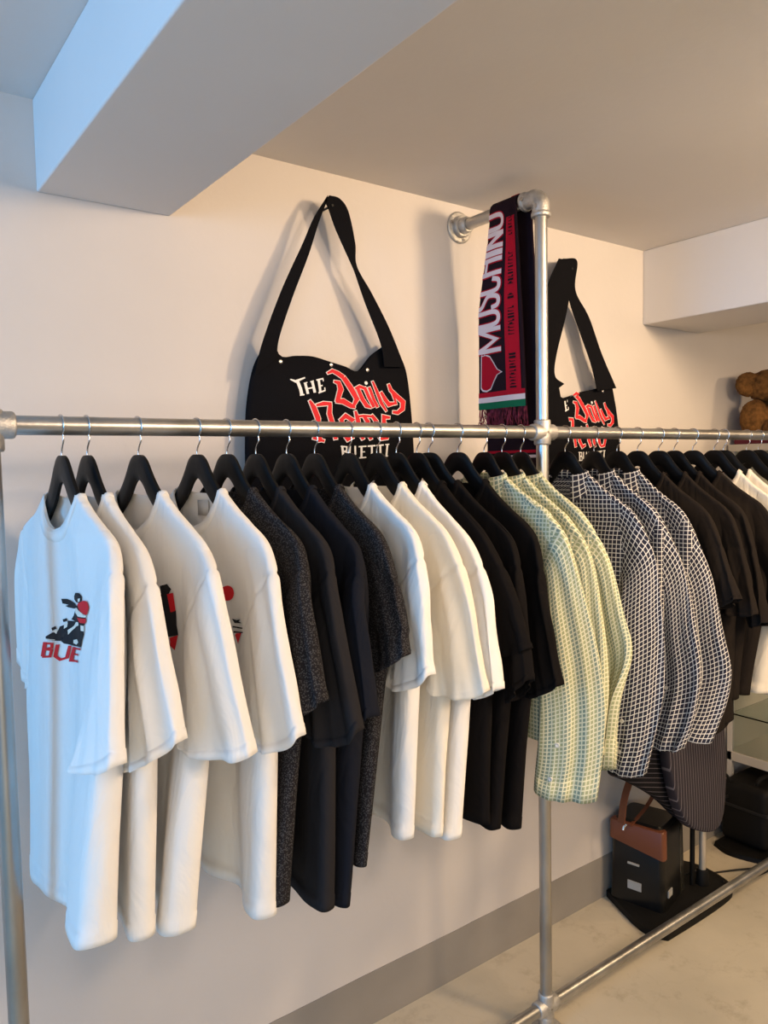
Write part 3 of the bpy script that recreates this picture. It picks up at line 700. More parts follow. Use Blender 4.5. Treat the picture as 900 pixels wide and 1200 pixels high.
WHT_ST = [(cB, [(38, 238), (70, 252), (130, 228)], [6, 16, 8]), (cB, [(82, 250), (98, 300), (104, 335)], 20), (cB, [(92, 338), (120, 334)], 8), (cB, [(128, 262), (142, 330)], 16), (cB, [(172, 252), (184, 322)], 16), (cB, [(135, 298), (178, 290)], 8),
 (cB, [(120, 264), (142, 258)], 7), (cB, [(160, 255), (182, 248)], 7), (cB, [(212, 242), (218, 318)], 15), (cB, [(198, 244), (242, 234)], 9), (cB, [(214, 282), (234, 277)], 8), (cB, [(206, 324), (248, 308)], 9), (cB, [(240, 234), (240, 252)], 6), (cB, [(246, 290), (247, 310)], 7),
 (cB, [(350, 652), (356, 716)], 14), (cB, [(340, 652), (378, 656), (376, 682), (352, 684)], 8), (cB, [(352, 684), (382, 690), (380, 716), (344, 718)], 8),
 (cB, [(398, 650), (396, 700), (412, 722), (432, 700), (430, 650)], 11), (cB, [(470, 655), (470, 722)], 13), (cB, [(452, 655), (500, 652)], 8), (cB, [(470, 688), (492, 686)], 7), (cB, [(456, 724), (500, 720)], 8),
 (cB, [(508, 652), (558, 648)], 9), (cB, [(534, 652), (536, 718)], 12), (cB, [(564, 648), (610, 644)], 9), (cB, [(588, 648), (590, 714)], 12), (cB, [(634, 642), (628, 712)], 12), (cB, [(620, 642), (646, 640)], 7), (cB, [(616, 714), (640, 712)], 7)]
DOT = crop(360, 400, 6.43)([(422+12*math.cos(a*.6), 318+14*math.sin(a*.6)) for a in range(10)])
def bag(label, y, left, right, top, bottom, straps, studs, dx, dz, clipx=None, sx=1.0, x0=0.0):
    b0 = aty(left[-1][0], bottom, y); t = thing('canvas_shoulder_bag', label, 'bag', (aty((left[0][0]+right[0][0])/2, bottom, y).x, y, b0.z), 'black canvas bags hung on the wall')
    # body: front and back panels following the outline, softly stuffed
    n, mcol = 44, 40
    L_ = bez([aty(p[0], p[1], y) for p in left], 12); Rr = bez([aty(p[0], p[1], y) for p in right], 12)
    def resamp(C, f): x = f*(len(C)-1); i = min(int(x), len(C)-2); return C[i].lerp(C[i+1], x-i)
    T_ = bez([aty(p[0], p[1], y) for p in top], 12)
    vs, fs = [], []
    for s in (1, -1):
        for i in range(n+1):
            f = i/n
            for j in range(mcol+1):
                g_ = j/mcol
                a, b = resamp(L_, f), resamp(Rr, f)
                p = a.lerp(b, g_)
                base = L_[0].lerp(Rr[0], g_); kk = next((q for q in range(len(T_)-1) if T_[q].x <= base.x <= T_[q+1].x), 0 if g_ < .5 else len(T_)-2); tp = T_[kk].lerp(T_[kk+1], max(0, min(1, (base.x-T_[kk].x)/max(1e-6, T_[kk+1].x-T_[kk].x))))
                p = p+(tp-base)*(1-f)**2.2
                puff = .018*(math.sin(math.pi*min(1, max(0, g_)))**.5)*(.25+.75*sm(0, .5, f))
                fold = .0035*noise.noise(Vector((g_*5, f*3, 2+dx)))*sm(0, .1, g_)*sm(1, .9, g_)
                vs.append(Vector((p.x, y+.018-s*puff+fold, p.z)))
    K = (n+1)*(mcol+1)
    for s in (0, 1):
        for i in range(n):
            for j in range(mcol):
                q = (s*K+i*(mcol+1)+j, s*K+i*(mcol+1)+j+1, s*K+(i+1)*(mcol+1)+j+1, s*K+(i+1)*(mcol+1)+j)
                fs.append(q if s == 0 else q[::-1])
    for i in range(n):
        for j in (0, mcol): fs.append((i*(mcol+1)+j, (i+1)*(mcol+1)+j, K+(i+1)*(mcol+1)+j, K+i*(mcol+1)+j))
    for j in range(mcol): fs.append((n*(mcol+1)+j, n*(mcol+1)+j+1, K+n*(mcol+1)+j+1, K+n*(mcol+1)+j))
    bd = obj('bag_body', rel(vs, t), fs, M_CANV, t); solid(bd, .001)
    bv = BVHTree.FromPolygons(vs, fs)
    # shoulder strap: one loop of webbing
    for (o_, i_, ys) in straps:
        A = bez([aty(p[0], p[1], yy) for p, yy in zip(o_, ys)], 10); B = bez([aty(p[0], p[1], yy) for p, yy in zip(i_, ys)], 10)
        vs, fs = [], []
        for k, (a, b) in enumerate(zip(A, B)):
            tw = Vector((0, .0015, 0)); vs += [a-tw, b-tw, b+tw, a+tw]
            if k:
                for q in range(4): fs.append((4*k-4+q, 4*k-4+(q+1) % 4, 4*k+(q+1) % 4, 4*k+q))
        fs += [(3, 2, 1, 0), (4*k, 4*k+1, 4*k+2, 4*k+3)]
        obj('shoulder_strap', rel(vs, t), fs, M_CANV, t, smooth=False)
    def press(polys, m, nm, lift):
        V, Fc = [], []
        for poly in polys:
            q = [aty(p[0], p[1], .282) for p in poly]; v, f = tess([(x0+(p.x+dx-x0)*sx, p.z+dz) for p in q], .01)
            if clipx and min(x for x, z in v) < clipx: continue
            b = len(V)
            for x, z in v:
                h = bv.ray_cast(Vector((x, y-.3, z)), Vector((0, 1, 0))); yy = h[0].y if h[0] else y
                V.append(Vector((x, yy-lift, z)))
            Fc += [[b+i for i in k] for k in f]
        return obj(nm, rel(V, t), Fc, m, t)
    up = lambda w, e: [x+e for x in w] if isinstance(w, list) else w+e
    def joined(L, e):
        out = []
        for c, st, w in L:
            sc = 6.43 if c is cA else 5.294
            pts = c(st); ww = up(w, e); ww = [q/sc for q in ww] if isinstance(ww, list) else ww/sc
            if e:   # lengthen the ends a little so the outline closes round them
                a, b = Vector(pts[0])-Vector(pts[1]), Vector(pts[-1])-Vector(pts[-2])
                pts = [tuple(Vector(pts[0])+a.normalized()*e/2/sc)]+pts[1:-1]+[tuple(Vector(pts[-1])+b.normalized()*e/2/sc)]
            out += stroke(pts, ww)
        return out
    press(joined(RED_ST, 9), M_WPR, 'lettering_outline', .0022)
    press(joined(RED_ST, 0), M_RED, 'red_lettering', .0034)
    press(joined(WHT_ST, 0)+[DOT], M_WPR, 'white_lettering', .0030)
    for p in studs:
        c = aty(p[0], p[1], y); h = bv.ray_cast(Vector((c.x, y-.3, c.z)), Vector((0, 1, 0))); yy = h[0].y if h[0] else y
        tube('snap_stud', [(c.x, yy+.001, c.z), (c.x, yy-.002, c.z), (c.x, yy-.003, c.z)], [.0055, .0055, .003], M_WIRE, t, 16)
    # wall hook that carries the strap
    s0 = straps[0][0][-1]; h = aty(s0[0]+(5 if dx == 0 else 15), s0[1]+12, straps[0][2][-1])
    hk = tube('wall_hook', [(h.x, WY, h.z), (h.x, straps[0][2][-1]-.004, h.z)], .003, M_CORD, None, 12)
    tag(hk, 'small peg in the wall '+('carrying the big bag left of the scarf' if dx == 0 else 'carrying the bag right of the tall post'), 'wall hook')
YB = .264
bag('black canvas shoulder bag left of the striped scarf, red gothic lettering, wide looped strap', YB,
    [(322, 393), (302, 425), (293, 470), (291, 520), (292, 600)], [(464, 402), (480, 435), (487, 490), (490, 540), (494, 600)],
    [(322, 393), (332, 416), (350, 416), (370, 417), (392, 424), (408, 429), (424, 434), (440, 415), (464, 398)], 600,
    [([(298, 440), (308, 400), (330, 340), (355, 285), (368, 255), (384, 229)], [(324, 420), (327, 396), (342, 350), (361, 300), (373, 262), (382, 238)], [YB, YB-.004, .262, .262, .262, .262]),
     ([(386, 229), (398, 233), (408, 248), (416, 285), (418, 312), (436, 345), (456, 385), (474, 430)], [(380, 235), (385, 245), (394, 270), (411, 308), (416, 320), (428, 355), (446, 402), (450, 430)], [.262]*6+[YB-.004, YB])],
    [(332, 423), (391, 427), (434, 433)], 0, 0)
YB2 = .264
bag('black canvas shoulder bag hanging right of the tall post, its red lettering half hidden', YB2,
    [(638, 440), (634, 480), (634, 520), (635, 600)], [(723, 445), (728, 480), (731, 520), (732, 600)],
    [(638, 440), (659, 452), (661, 465), (672, 464), (685, 459), (700, 456), (712, 452), (721, 447)], 600,
    [([(634, 470), (635, 420), (637, 380), (642, 335), (655, 303)], [(661, 450), (650, 440), (652, 415), (664, 365), (674, 306)], [YB2-.003, YB2-.004, .265, .27, .27]),
     ([(660, 303), (676, 306), (674, 340), (690, 372), (705, 415), (722, 455)], [(658, 308), (664, 330), (668, 355), (678, 385), (692, 425), (700, 458)], [.274, .274, .274, .272, YB2-.004, YB2-.002])],
    [(710, 458)], aty(722, 490, .282).x-aty(473, 478, .282).x, aty(690, 478, .282).z-aty(400, 470, .282).z-.032, clipx=aty(659, 490, .282).x, sx=.90, x0=aty(668, 490, .282).x)

# ------------------------------------------------------------------ football scarf over the wall bar
sc = thing('knitted_scarf', 'black and red knitted football scarf draped over the pipe by the wall', 'scarf', (XM, .12, ZT))
XF = XM-.0235; XBk = XM+.0235
zf = atx(590, 478, XF).z; zb = 1.60
def yedge(z, f, back=False):   # f 0 = left (wall side) edge, 1 = right (room side) edge
    k = (ZT-z)/(ZT-zf)
    a, b = lerp(.167, .219, sm(0, .55, k)), lerp(.067, .036, k)
    if back: a, b = lerp(.165, .235, sm(0, .6, k)), lerp(.055, .012, k)
    return lerp(a, b, f)
def scarf_pt(s, f, lift=0):
    """s: metres along scarf from front end up over the bar to the back end"""
    hF = ZT-zf; arc = math.pi*.0235; 
    if s < hF: z = zf+s; x = XF-lift; y = yedge(z, f)
    elif s < hF+arc:
        a = (s-hF)/.0235; z = ZT+(.0235+lift)*math.sin(a)*1.0; x = XM-(.0235+lift)*math.cos(a); y = lerp(yedge(ZT, f), yedge(ZT, f, True), a/math.pi)
    else: z = ZT-(s-hF-arc); x = XBk+lift; y = yedge(z, f, True)
    x += .003*math.sin(f*7+s*5)*min(1, abs(s-hF-arc/2)*6) if lift == 0 else .003*math.sin(f*7+s*5)*min(1, abs(s-hF-arc/2)*6)
    return Vector((x, y, z))
HF = ZT-zf; TOT = HF+math.pi*.0235+(ZT-zb)
def scarf_patch(name, poly_sf, m, lift, side='front'):
    V, Fc = [], []
    for poly in poly_sf:
        v, f = tess([(a, b*.16) for a, b in poly], .012); b0 = len(V)
        V += [scarf_pt(a, b/.16, lift) for a, b in v]; Fc += [[b0+i for i in q] for q in f]
    return obj(name, rel(V, sc), Fc, m, sc)
vs, fs = [], []; NS, NF = 110, 16
for i in range(NS+1):
    for j in range(NF+1): vs.append(scarf_pt(TOT*i/NS, j/NF))
for i in range(NS):
    for j in range(NF): q = i*(NF+1)+j; fs.append((q, q+1, q+NF+2, q+NF+1))
o = obj('knitted_body', rel(vs, sc), fs, M_KNIT, sc); m_ = o.modifiers.new('thickness', 'SOLIDIFY'); m_.thickness = .005; m_.offset = 0
rect = lambda s0, s1, f0, f1: [(s0, f0), (s1, f0), (s1, f1), (s0, f1)]
def sf(px, py):
    p = atx(px, py, XF); k = p.z-zf; a, b = yedge(p.z, 0), yedge(p.z, 1); return (k, (p.y-a)/(b-a))
z_of = lambda py: atx(590, py, XF).z-zf
L3 = .004
scarf_patch('red_border', [rect(.048, HF+.03, .64, .93)], M_KRED, L3)
scarf_patch('red_end_stripe', [rect(.034, .048, .0, 1)], M_KRED, L3)
scarf_patch('white_end_stripe', [rect(.019, .034, .0, 1)], M_KWHT, L3+.0003)
scarf_patch('green_end_stripe', [rect(.0, .019, .0, 1)], M_KGRN, L3)
# lettering running up the scarf, its upper half folded away at the edge
GL = {'M': [[(.08, 0), (.08, .62)], [(.92, 0), (.92, .62)], [(.10, .62), (.5, .12), (.90, .62)]],
      'O': [[(.12, .62), (.12, .2), (.3, .06), (.7, .06), (.88, .2), (.88, .62)]],
      'S': [[(.12, .24), (.25, .07), (.7, .06), (.88, .2), (.85, .38), (.3, .52), (.14, .62)]],
      'C': [[(.88, .26), (.72, .07), (.3, .06), (.12, .2), (.12, .62)]],
      'H': [[(.12, 0), (.12, .62)], [(.88, 0), (.88, .62)], [(.12, .52), (.88, .52)]],
      'I': [[(.5, 0), (.5, .62)]], 'N': [[(.1, 0), (.1, .62)], [(.9, 0), (.9, .62)], [(.15, .62), (.85, .05)]]}
spans = [('M', 411, 381), ('O', 380.5, 360.5), ('S', 360, 341.5), ('C', 341, 321), ('H', 320, 299), ('I', 298, 290), ('N', 288, 270), ('O', 268.5, 247.5)]
W_, Rd_ = [], []
for ch, y0, y1 in spans:
    s0, s1 = z_of(y0), z_of(y1)
    for st in GL[ch]:
        # glyph x runs up the scarf, glyph y runs towards the wall-side edge
        pts = [(lerp(s0, s1, a), (.56-.90*b)*.16) for a, b in st]
        if ch in 'OSC': pts = [tuple(q[:2]) for q in bez([(a, b, 0) for a, b in pts], 4)]
        wd = .0125 if ch != 'I' else .016
        for q in stroke(pts, wd): W_.append([(a, min(.57, max(.0, b/.16))) for a, b in q])
        for q in stroke(pts, wd+.007): Rd_.append([(a, min(.60, max(.0, b/.16))) for a, b in q])
scarf_patch('lettering_outline', Rd_, M_KRED, L3)
scarf_patch('white_lettering', W_, M_KWHT, L3+.0012)
cH = crop(550, 360, 6)
heart = [(88, 345), (115, 338), (150, 350), (180, 395), (205, 435), (240, 455), (205, 475), (180, 520), (155, 575), (125, 592), (100, 588), (88, 570)]
hc = (150, 462)
scarf_patch('heart_outline', [[(a, max(0, b)) for a, b in (sf(*cH([((x-hc[0])*1.06+hc[0], (y-hc[1])*1.05+hc[1])])[0]) for x, y in heart)]], M_KWHT, L3)
scarf_patch('red_heart', [[(a, max(0, b)) for a, b in (sf(*cH([((x-hc[0])*.95+hc[0], (y-hc[1])*.96+hc[1])])[0]) for x, y in heart)]], M_KRED, L3+.0012)
mk = []
for py0, py1 in ((456, 416), (394, 362), (352, 345), (335, 300), (278, 248)):
    s = z_of(py0)
    while s < z_of(py1):
        d = random.uniform(.004, .007)
        mk.append(rect(s, s+.0022, .72, .84)); 
        mk.append(rect(s, s+d, .72 if random.random() < .5 else .81, .75 if random.random() < .5 else .85)) 
        s += .009
mk = [[(a, b) for a, b in q] for q in mk]
scarf_patch('small_lettering', mk, M_KNIT, L3+.0012)
hb = HF+math.pi*.0235
bk = []
s = hb+.06
while s < TOT-.1: bk.append(rect(s, s+.02, .3, .36)); bk.append(rect(s+.03, s+.036, .25, .6)); s += .055
scarf_patch('red_border', [rect(hb, TOT-.09, .10, .2)]+bk, M_KRED, L3)
scarf_patch('white_end_stripe', [rect(TOT-.085, TOT-.078, 0, 1)], M_KWHT, L3); scarf_patch('red_end_stripe', [rect(TOT-.075, TOT-.062, 0, 1)], M_KRED, L3)
# the back end hangs lower and shows its inner side below the front fringe
inn = lambda r: [(a, b) for a, b in r]
scarf_patch('white_end_stripe', [rect(TOT-.040, TOT-.032, 0, 1)], M_KWHT, -.004)
scarf_patch('red_end_stripe', [rect(TOT-.054, TOT-.046, 0, 1)], M_KRED, -.004)
scarf_patch('white_end_stripe', [rect(TOT-.108, TOT-.100, 0, 1)], M_KWHT, -.004)
scarf_patch('red_end_stripe', [rect(TOT-.124, TOT-.110, 0, 1)], M_KRED, -.004)
bm = bmesh.new()
for i in range(90):
    f = (i+.5)/90; p = scarf_pt(0.001, f)-sc.location; l = random.uniform(.045, .06); a, b = random.uniform(-.012, .012), random.uniform(-.016, .016)
    x0 = random.uniform(-.003, .003)
    tubem(bm, [p+Vector((x0, 0, 0)), p+Vector((x0+a*.4, b*.2, -l*.4)), p+Vector((a, b*.7, -l*.8)), p+Vector((a*.8, b, -l))], .0012, 5)
fr = bmobj('fringe', bm, M_KFRI, sc, True)

# ------------------------------------------------------------------ garment steamer
cx0, cy0 = 2.325, .195
stm = thing('garment_steamer', 'black garment steamer with tan leather trim standing on the floor under the rack', 'steamer', (2.40, .18, 0))
ang = math.radians(13)
ax = Vector((math.sin(ang), -math.cos(ang), 0)); ay = Vector((math.cos(ang), math.sin(ang), 0))   # ax runs along the front face towards the room, ay away from it
FC = Vector((2.245, .285, 0))+ax*.10+ay*.09
def rbox(name, w, d, z0, z1, m, parent, w1=None, d1=None, r=.02, c=FC, seg=6, shift=0):
    w1 = w1 or w; d1 = d1 or d; bm = bmesh.new(); rings = []
    lv = [(z0, w, d, 0, .7), (z0+.004, w, d, 0, 1), (z1-.004, w1, d1, 0, 1), (z1, w1-.006, d1-.006, 0, 1)]
    for z, ww, dd, _, k in lv:
        ring = []
        for q, (sx, sy) in enumerate(((1, 1), (-1, 1), (-1, -1), (1, -1))):
            for s in range(seg+1):
                a = math.pi/2*q+math.pi/2*s/seg
                ring.append(bm.verts.new(c-parent.location+ax*(sx*(ww/2-r)+r*math.cos(a))+ay*(sy*(dd/2-r)+r*math.sin(a))+Vector((0, 0, z))))
        rings.append(ring)
    for a, b in zip(rings, rings[1:]):
        for k in range(len(a)): bm.faces.new((a[k], a[(k+1) % len(a)], b[(k+1) % len(a)], b[k]))
    bm.faces.new(rings[0][::-1]); bm.faces.new(rings[-1])
    return smooth_by_angle(bmobj(name, bm, m, parent), 40)
BPc = Vector((2.44, .175, 0))
bm = bmesh.new()
pts = [(2.27, .318), (2.19, .12), (2.205, .035), (2.26, .022), (2.56, .022), (2.66, .05), (2.70, .15), (2.69, .25), (2.62, .312), (2.4, .32)]
pl = bez([(x, y, 0) for x, y in pts+[pts[0]]], 4)[:-1]
lo = [bm.verts.new(p-stm.location) for p in pl]; hi = [bm.verts.new(p-stm.location+Vector((0, 0, .024))) for p in pl]; ctr = Vector((2.44, .17, 0))
hi2 = [bm.verts.new(ctr+(p-ctr)*.93-stm.location+Vector((0, 0, .032))) for p in pl]
for a, b in ((lo, hi), (hi, hi2)):
    for k in range(len(a)): bm.faces.new((a[k], a[(k+1) % len(a)], b[(k+1) % len(a)], b[k]))
bm.faces.new(lo[::-1]); bm.faces.new(hi2)
smooth_by_angle(bmobj('base_plate', bm, M_PMAT, stm), 40)
zt1 = zat(FC.x-ay.x*.09+ax.x*.095, FC.y-ay.y*.09+ax.y*.095, 1010)   # bottom of the tan trim at the near front corner
zt2 = zat(FC.x-ay.x*.09+ax.x*.095, FC.y-ay.y*.09+ax.y*.095, 978)
rbox('water_tank_housing', .20, .185, .032, zt2-.002, M_PLAS, stm, .19, .175, r=.022)
ltrim = rbox('leather_trim', .201, .04, zt1, zt2+.004, M_TAN, stm, .198, .04, r=.012, c=FC-ay*.074)
for v in ltrim.data.vertices:
    if v.co.z < (zt1+zt2)/2:
        k_ = (Vector((v.co.x, v.co.y, 0))+Vector((stm.location.x, stm.location.y, 0))-FC).dot(ax)/.2+.5; v.co.z += .034*(1-max(0, min(1, k_)))
rbox('top_cover', .182, .165, zt2-.004, zt2+.012, M_PLAS, stm, .17, .15, r=.025)
rbox('rear_tank', .16, .12, .032, zt2-.02, M_GREY, stm, .15, .10, r=.045, c=FC+ax*.018+ay*.095)
def face_patch(name, u0, u1, z0, z1, m, side=0):
    if side == 0: P_ = lambda u, z: FC-ay*.0945+ax*u+Vector((0, 0, z))-stm.location
    else: P_ = lambda u, z: FC+ax*.1045+ay*u+Vector((0, 0, z))-stm.location
    nn = (ay if side == 0 else -ax)*.004
    q = [P_(u0, z0), P_(u1, z0), P_(u1, z1), P_(u0, z1)]
    return obj(name, q+[p+nn for p in q], [(0, 1, 2, 3), (7, 6, 5, 4), (0, 4, 5, 1), (1, 5, 6, 2), (2, 6, 7, 3), (3, 7, 4, 0)], m, stm, smooth=False)
face_patch('brand_mark', -.03, .012, zt1-.045, zt1-.038, M_LAB)
face_patch('sticker', -.03, .02, .085, .115, M_LAB)
face_patch('side_sticker', -.055, -.02, .075, .10, M_LAB, 1)
# leather carrying loop
hx = FC-ay*.055
hpts = [(728, 965), (731, 940), (737, 918), (746, 898), (757, 892), (768, 905), (768, 925), (757, 946), (738, 968)]
pth = bez([aty(px, py, hx.y+.01*k/8) for k, (px, py) in enumerate(hpts)], 8)
vs, fs = [], []
for k, p in enumerate(pth):
    tg = (pth[min(k+1, len(pth)-1)]-pth[max(0, k-1)]).normalized(); side = tg.cross(ay).normalized(); wd = .014*(1-.45*sm(.55, .8, k/len(pth)))
    aa = (ax*.3+ay*.95).normalized()
    sd = (tg.cross(aa)).normalized()
    vs += [p+sd*wd-aa*.002, p-sd*wd-aa*.002, p-sd*wd+aa*.002, p+sd*wd+aa*.002]
    if k:
        for q in range(4): fs.append((4*k-4+q, 4*k-4+(q+1) % 4, 4*k+(q+1) % 4, 4*k+q))
fs += [(3, 2, 1, 0), (4*k, 4*k+1, 4*k+2, 4*k+3)]
bevel(obj('leather_handle', rel(vs, stm), fs, M_TAN, stm, smooth=False), .001, 2)
cl = aty(731, 969, hx.y-.004); tube('clasp', [cl+Vector((-.004, 0, -.010)), cl+Vector((0, 0, 0)), cl+Vector((.006, -.006, .010))], .005, M_WIRE, stm, 10)
PX, PY = 2.575, .117
tube('pole', [(PX, PY, .03), (PX, PY, .95)], .0125, M_SILV, stm, 20)
tube('pole', [(PX-.035, PY+.02, .03), (PX-.035, PY+.02, .62)], .009, M_PMAT, stm, 14)
tube('pole_socket', [(PX, PY, .03), (PX, PY, .085), (PX, PY, .09)], [.024, .021, .018], M_PMAT, stm, 20)
# padded pinstripe board on the pole
brd = thing('ironing_board', 'rounded padded board with a dark pinstripe cover, on the steamer pole below the gingham cuffs', 'ironing board', (PX, PY-.03, .3))
def pad(name, out, yfun, th, m, parent, uvrot=0, rim=.01):
    """closed padded slab from a pixel outline standing on the surface y=yfun(px)"""
    P3 = [aty(px, py, yfun(px, py)) for px, py in bez2(out)]
    c = sum(P3, Vector())/len(P3); n = len(P3); vs, uv = [], []
    a = (P3[1]-P3[0]);
    nn = Vector((0, 0, 0))
    for i in range(n): nn += (P3[i]-c).cross(P3[(i+1) % n]-c)
    nn.normalize()
    if nn.dot(CAM-c) < 0: nn = -nn
    lay = [(0, -th), (0, 0), (.012, .004+.0), (.03, .006), (.10, .009), (.4, .012), (.75, .013)]
    cr, sr = math.cos(uvrot), math.sin(uvrot)
    e1 = Vector((nn.y, -nn.x, 0)).normalized(); e2 = nn.cross(e1)
    for k, (ins, h) in enumerate(lay):
        for p in P3:
            q = p+(c-p)*ins+nn*h; vs.append(q); d = q-c; x, y = d.dot(e1), d.dot(e2); uv.append((x*cr+y*sr, -x*sr+y*cr))
    fs = []
    for k in range(len(lay)-1):
        for i in range(n): fs.append((k*n+i, k*n+(i+1) % n, (k+1)*n+(i+1) % n, (k+1)*n+i))
    fs.append(list(range(n))[::-1]); fs.append(list(range((len(lay)-1)*n, len(lay)*n)))
    return obj(name, rel(vs, parent), fs, m, parent, uvs=uv)
def bez2(out):
    q = bez([(x, y, 0) for x, y in out+[out[0]]], 4)[:-1]; return [(p.x, p.y) for p in q]
pad('board_cover', [(783, 893), (790, 928), (799, 956), (810, 970), (826, 975), (839, 972), (846, 958), (849, 930), (850, 890), (848, 850), (845, 815), (815, 805), (788, 812), (782, 850)], lambda px, py: .055+(px-800)*.0004, .03, M_PIN, brd, .12)
pad('board_cover', [(762, 845), (740, 872), (724, 895), (722, 910), (740, 918), (770, 935), (795, 958), (806, 966), (806, 940), (797, 890), (790, 850)], lambda px, py: .105+(px-760)*.0002, .03, M_PIN2, brd, 1.30)

# ------------------------------------------------------------------ black equipment case, its foot plate, cable
cs = thing('equipment_case', 'black lidded case with a top handle on the floor by the right edge', 'case', (3.12, .16, 0))
def slab(name, out, z0, z1, m, parent, ins=.0):
    bm = bmesh.new(); q = bez([(x, y, 0) for x, y in out+[out[0]]], 5)[:-1]; c = sum(q, Vector())/len(q); R_ = []
    for z, k in ((z0, 0), (z1-.006, ins*.8), (z1, ins)): R_.append([bm.verts.new(p+(c-p)*k+Vector((0, 0, z))-parent.location) for p in q])
    for a, b in zip(R_, R_[1:]):
        for k in range(len(a)): bm.faces.new((a[k], a[(k+1) % len(a)], b[(k+1) % len(a)], b[k]))
    bm.faces.new(R_[0][::-1]); bm.faces.new(R_[-1]); return smooth_by_angle(bmobj(name, bm, m, parent), 45)
slab('foot_plate', [(2.93, .28), (2.90, .20), (2.93, .09), (2.97, .06), (3.2, .05), (3.36, .06), (3.37, .27), (3.2, .28)], 0, .018, M_PMAT, cs, .03)
zc = zat(2.99, .18, 921)
bm = bmesh.new(); box(bm, (2.985-3.12, .085-.16, .018), (3.33-3.12, .285-.16, zc)); o = bmobj('case_body', bm, M_PMAT, cs); bevel(o, .028, 5); o.data.shade_smooth()
bm = bmesh.new(); box(bm, (2.980-3.12, .080-.16, zc*.62), (3.335-3.12, .29-.16, zc*.62+.012)); o = bmobj('lid_seam', bm, M_CORD, cs); bevel(o, .004)
tube('handle', bez([(3.03, .15, zc-.004), (3.045, .145, zc+.022), (3.15, .14, zc+.026), (3.26, .145, zc+.022), (3.275, .15, zc-.004)], 6), .009, M_PMAT, cs, 12)
cb = tube('power_cable', bez([(2.555, .21, .02), (2.62, .175, .04), (2.70, .17, .006), (2.80, .12, .006), (2.88, .075, .006), (2.915, .055, .006), (2.90, .035, .006), (2.82, .045, .006), (2.74, .06, .006), (2.68, .07, .006), (2.64, .075, .036)], 8), .0035, M_CORD, None, 10)
tag(cb, 'thin black power cable looping over the floor beside the steamer', 'cable')
cb2 = tube('power_cable', bez([aty(846, 905, .25), aty(852, 909, .25), aty(856, 918, .25), aty(857, 930, .25), aty(850, 934, .25)], 6), .006, M_CORD, None, 10)
tag(cb2, 'short black cable loop standing up behind the black case', 'cable')

# ------------------------------------------------------------------ glass display cabinet, box and teddy bear
CX0, CX1, CY0, CY1 = 3.09, 3.95, .02, .315
CT = aty(857, 521, .3).z
cab = thing('display_cabinet', 'tall pale display cabinet with glass sides and shelves at the right edge', 'display cabinet', ((CX0+CX1)/2, (CY0+CY1)/2, 0))
def cbox(name, a, b, m, bv=.002, parent=cab):
    bm = bmesh.new(); box(bm, Vector(a)-parent.location, Vector(b)-parent.location); return bevel(bmobj(name, bm, m, parent), bv, 2)
cbox('top_panel', (CX0-.01, CY0-.01, CT-.03), (CX1+.01, CY1, CT), M_CAB)
cbox('base_cabinet', (CX0, CY0, .32), (CX1, CY1, .36), M_CAB)
for x, y in ((CX0, CY0), (CX0, CY1-.022), (CX1-.022, CY0), (CX1-.022, CY1-.022)): cbox('corner_post', (x, y, 0), (x+.022, y+.022, CT-.03), M_ALU)
cbox('back_panel', (CX0+.022, CY1-.008, .36), (CX1-.022, CY1-.003, CT-.03), M_CAB)
for z in (.52, .84, 1.16): cbox('glass_shelf', (CX0+.008, CY0+.012, z), (CX1-.008, CY1-.012, z+.006), M_GLASS, .0005)
cbox('glass_side', (CX0+.008, CY0+.022, .36), (CX0+.012, CY1-.022, CT-.03), M_GLASS, .0003)
zsh = .52+.0062
def itembox(name, label, cat, a, b, m):
    t = Vector(((a[0]+b[0])/2, (a[1]+b[1])/2, a[2])); bm = bmesh.new(); box(bm, Vector(a)-t, Vector(b)-t); o = bmobj(name, bm, m); o.location = t; bevel(o, .003, 2); return tag(o, label, cat)
pb = aty(898, 838, .17)
def jar(x, y, z, r, h, m, label):
    prof = [(.0, 0), (r*.9, 0), (r, .006), (r, h*.7), (r*.8, h*.82), (r*.5, h*.86), (r*.5, h), (.0, h)]; vs, fs = [], []; K = 24
    for rr, zz in prof:
        for k in range(K): vs.append((rr*math.cos(2*math.pi*k/K), rr*math.sin(2*math.pi*k/K), zz))
    for i in range(len(prof)-1):
        for k in range(K): fs.append((i*K+k, i*K+(k+1) % K, (i+1)*K+(k+1) % K, (i+1)*K+k))
    o = obj('bottle', vs, fs, m); o.location = (x, y, z); smooth_by_angle(o, 40); return tag(o, label, 'bottle')
jar(3.26, .17, .846, .035, .13, M_BLUE, 'small blue bottle on the cabinet shelf, right edge of the view')
mb = itembox('cardboard_box', 'flat maroon box lying on the display cabinet under the teddy bear', 'box', (CX0+.01, .06, CT), (CX1-.15, .30, CT+.030), M_MAR)
lt = []
q0 = Vector((3.15, .0588, CT+.007))
bm = bmesh.new()
for k, dx_ in enumerate((0, .016, .034, .05)):
    for (a, b) in (((0, 0), (0, .016)), ((0, .016), (.008, .016)), ((.008, .016), (.008, .004))):
        a3 = q0+Vector((dx_+a[0], 0, a[1]))-mb.location; b3 = q0+Vector((dx_+b[0], 0, b[1]))-mb.location
        tubem(bm, [a3, b3], .0014, 6)
bmobj('pale_lettering', bm, M_WPR, mb)
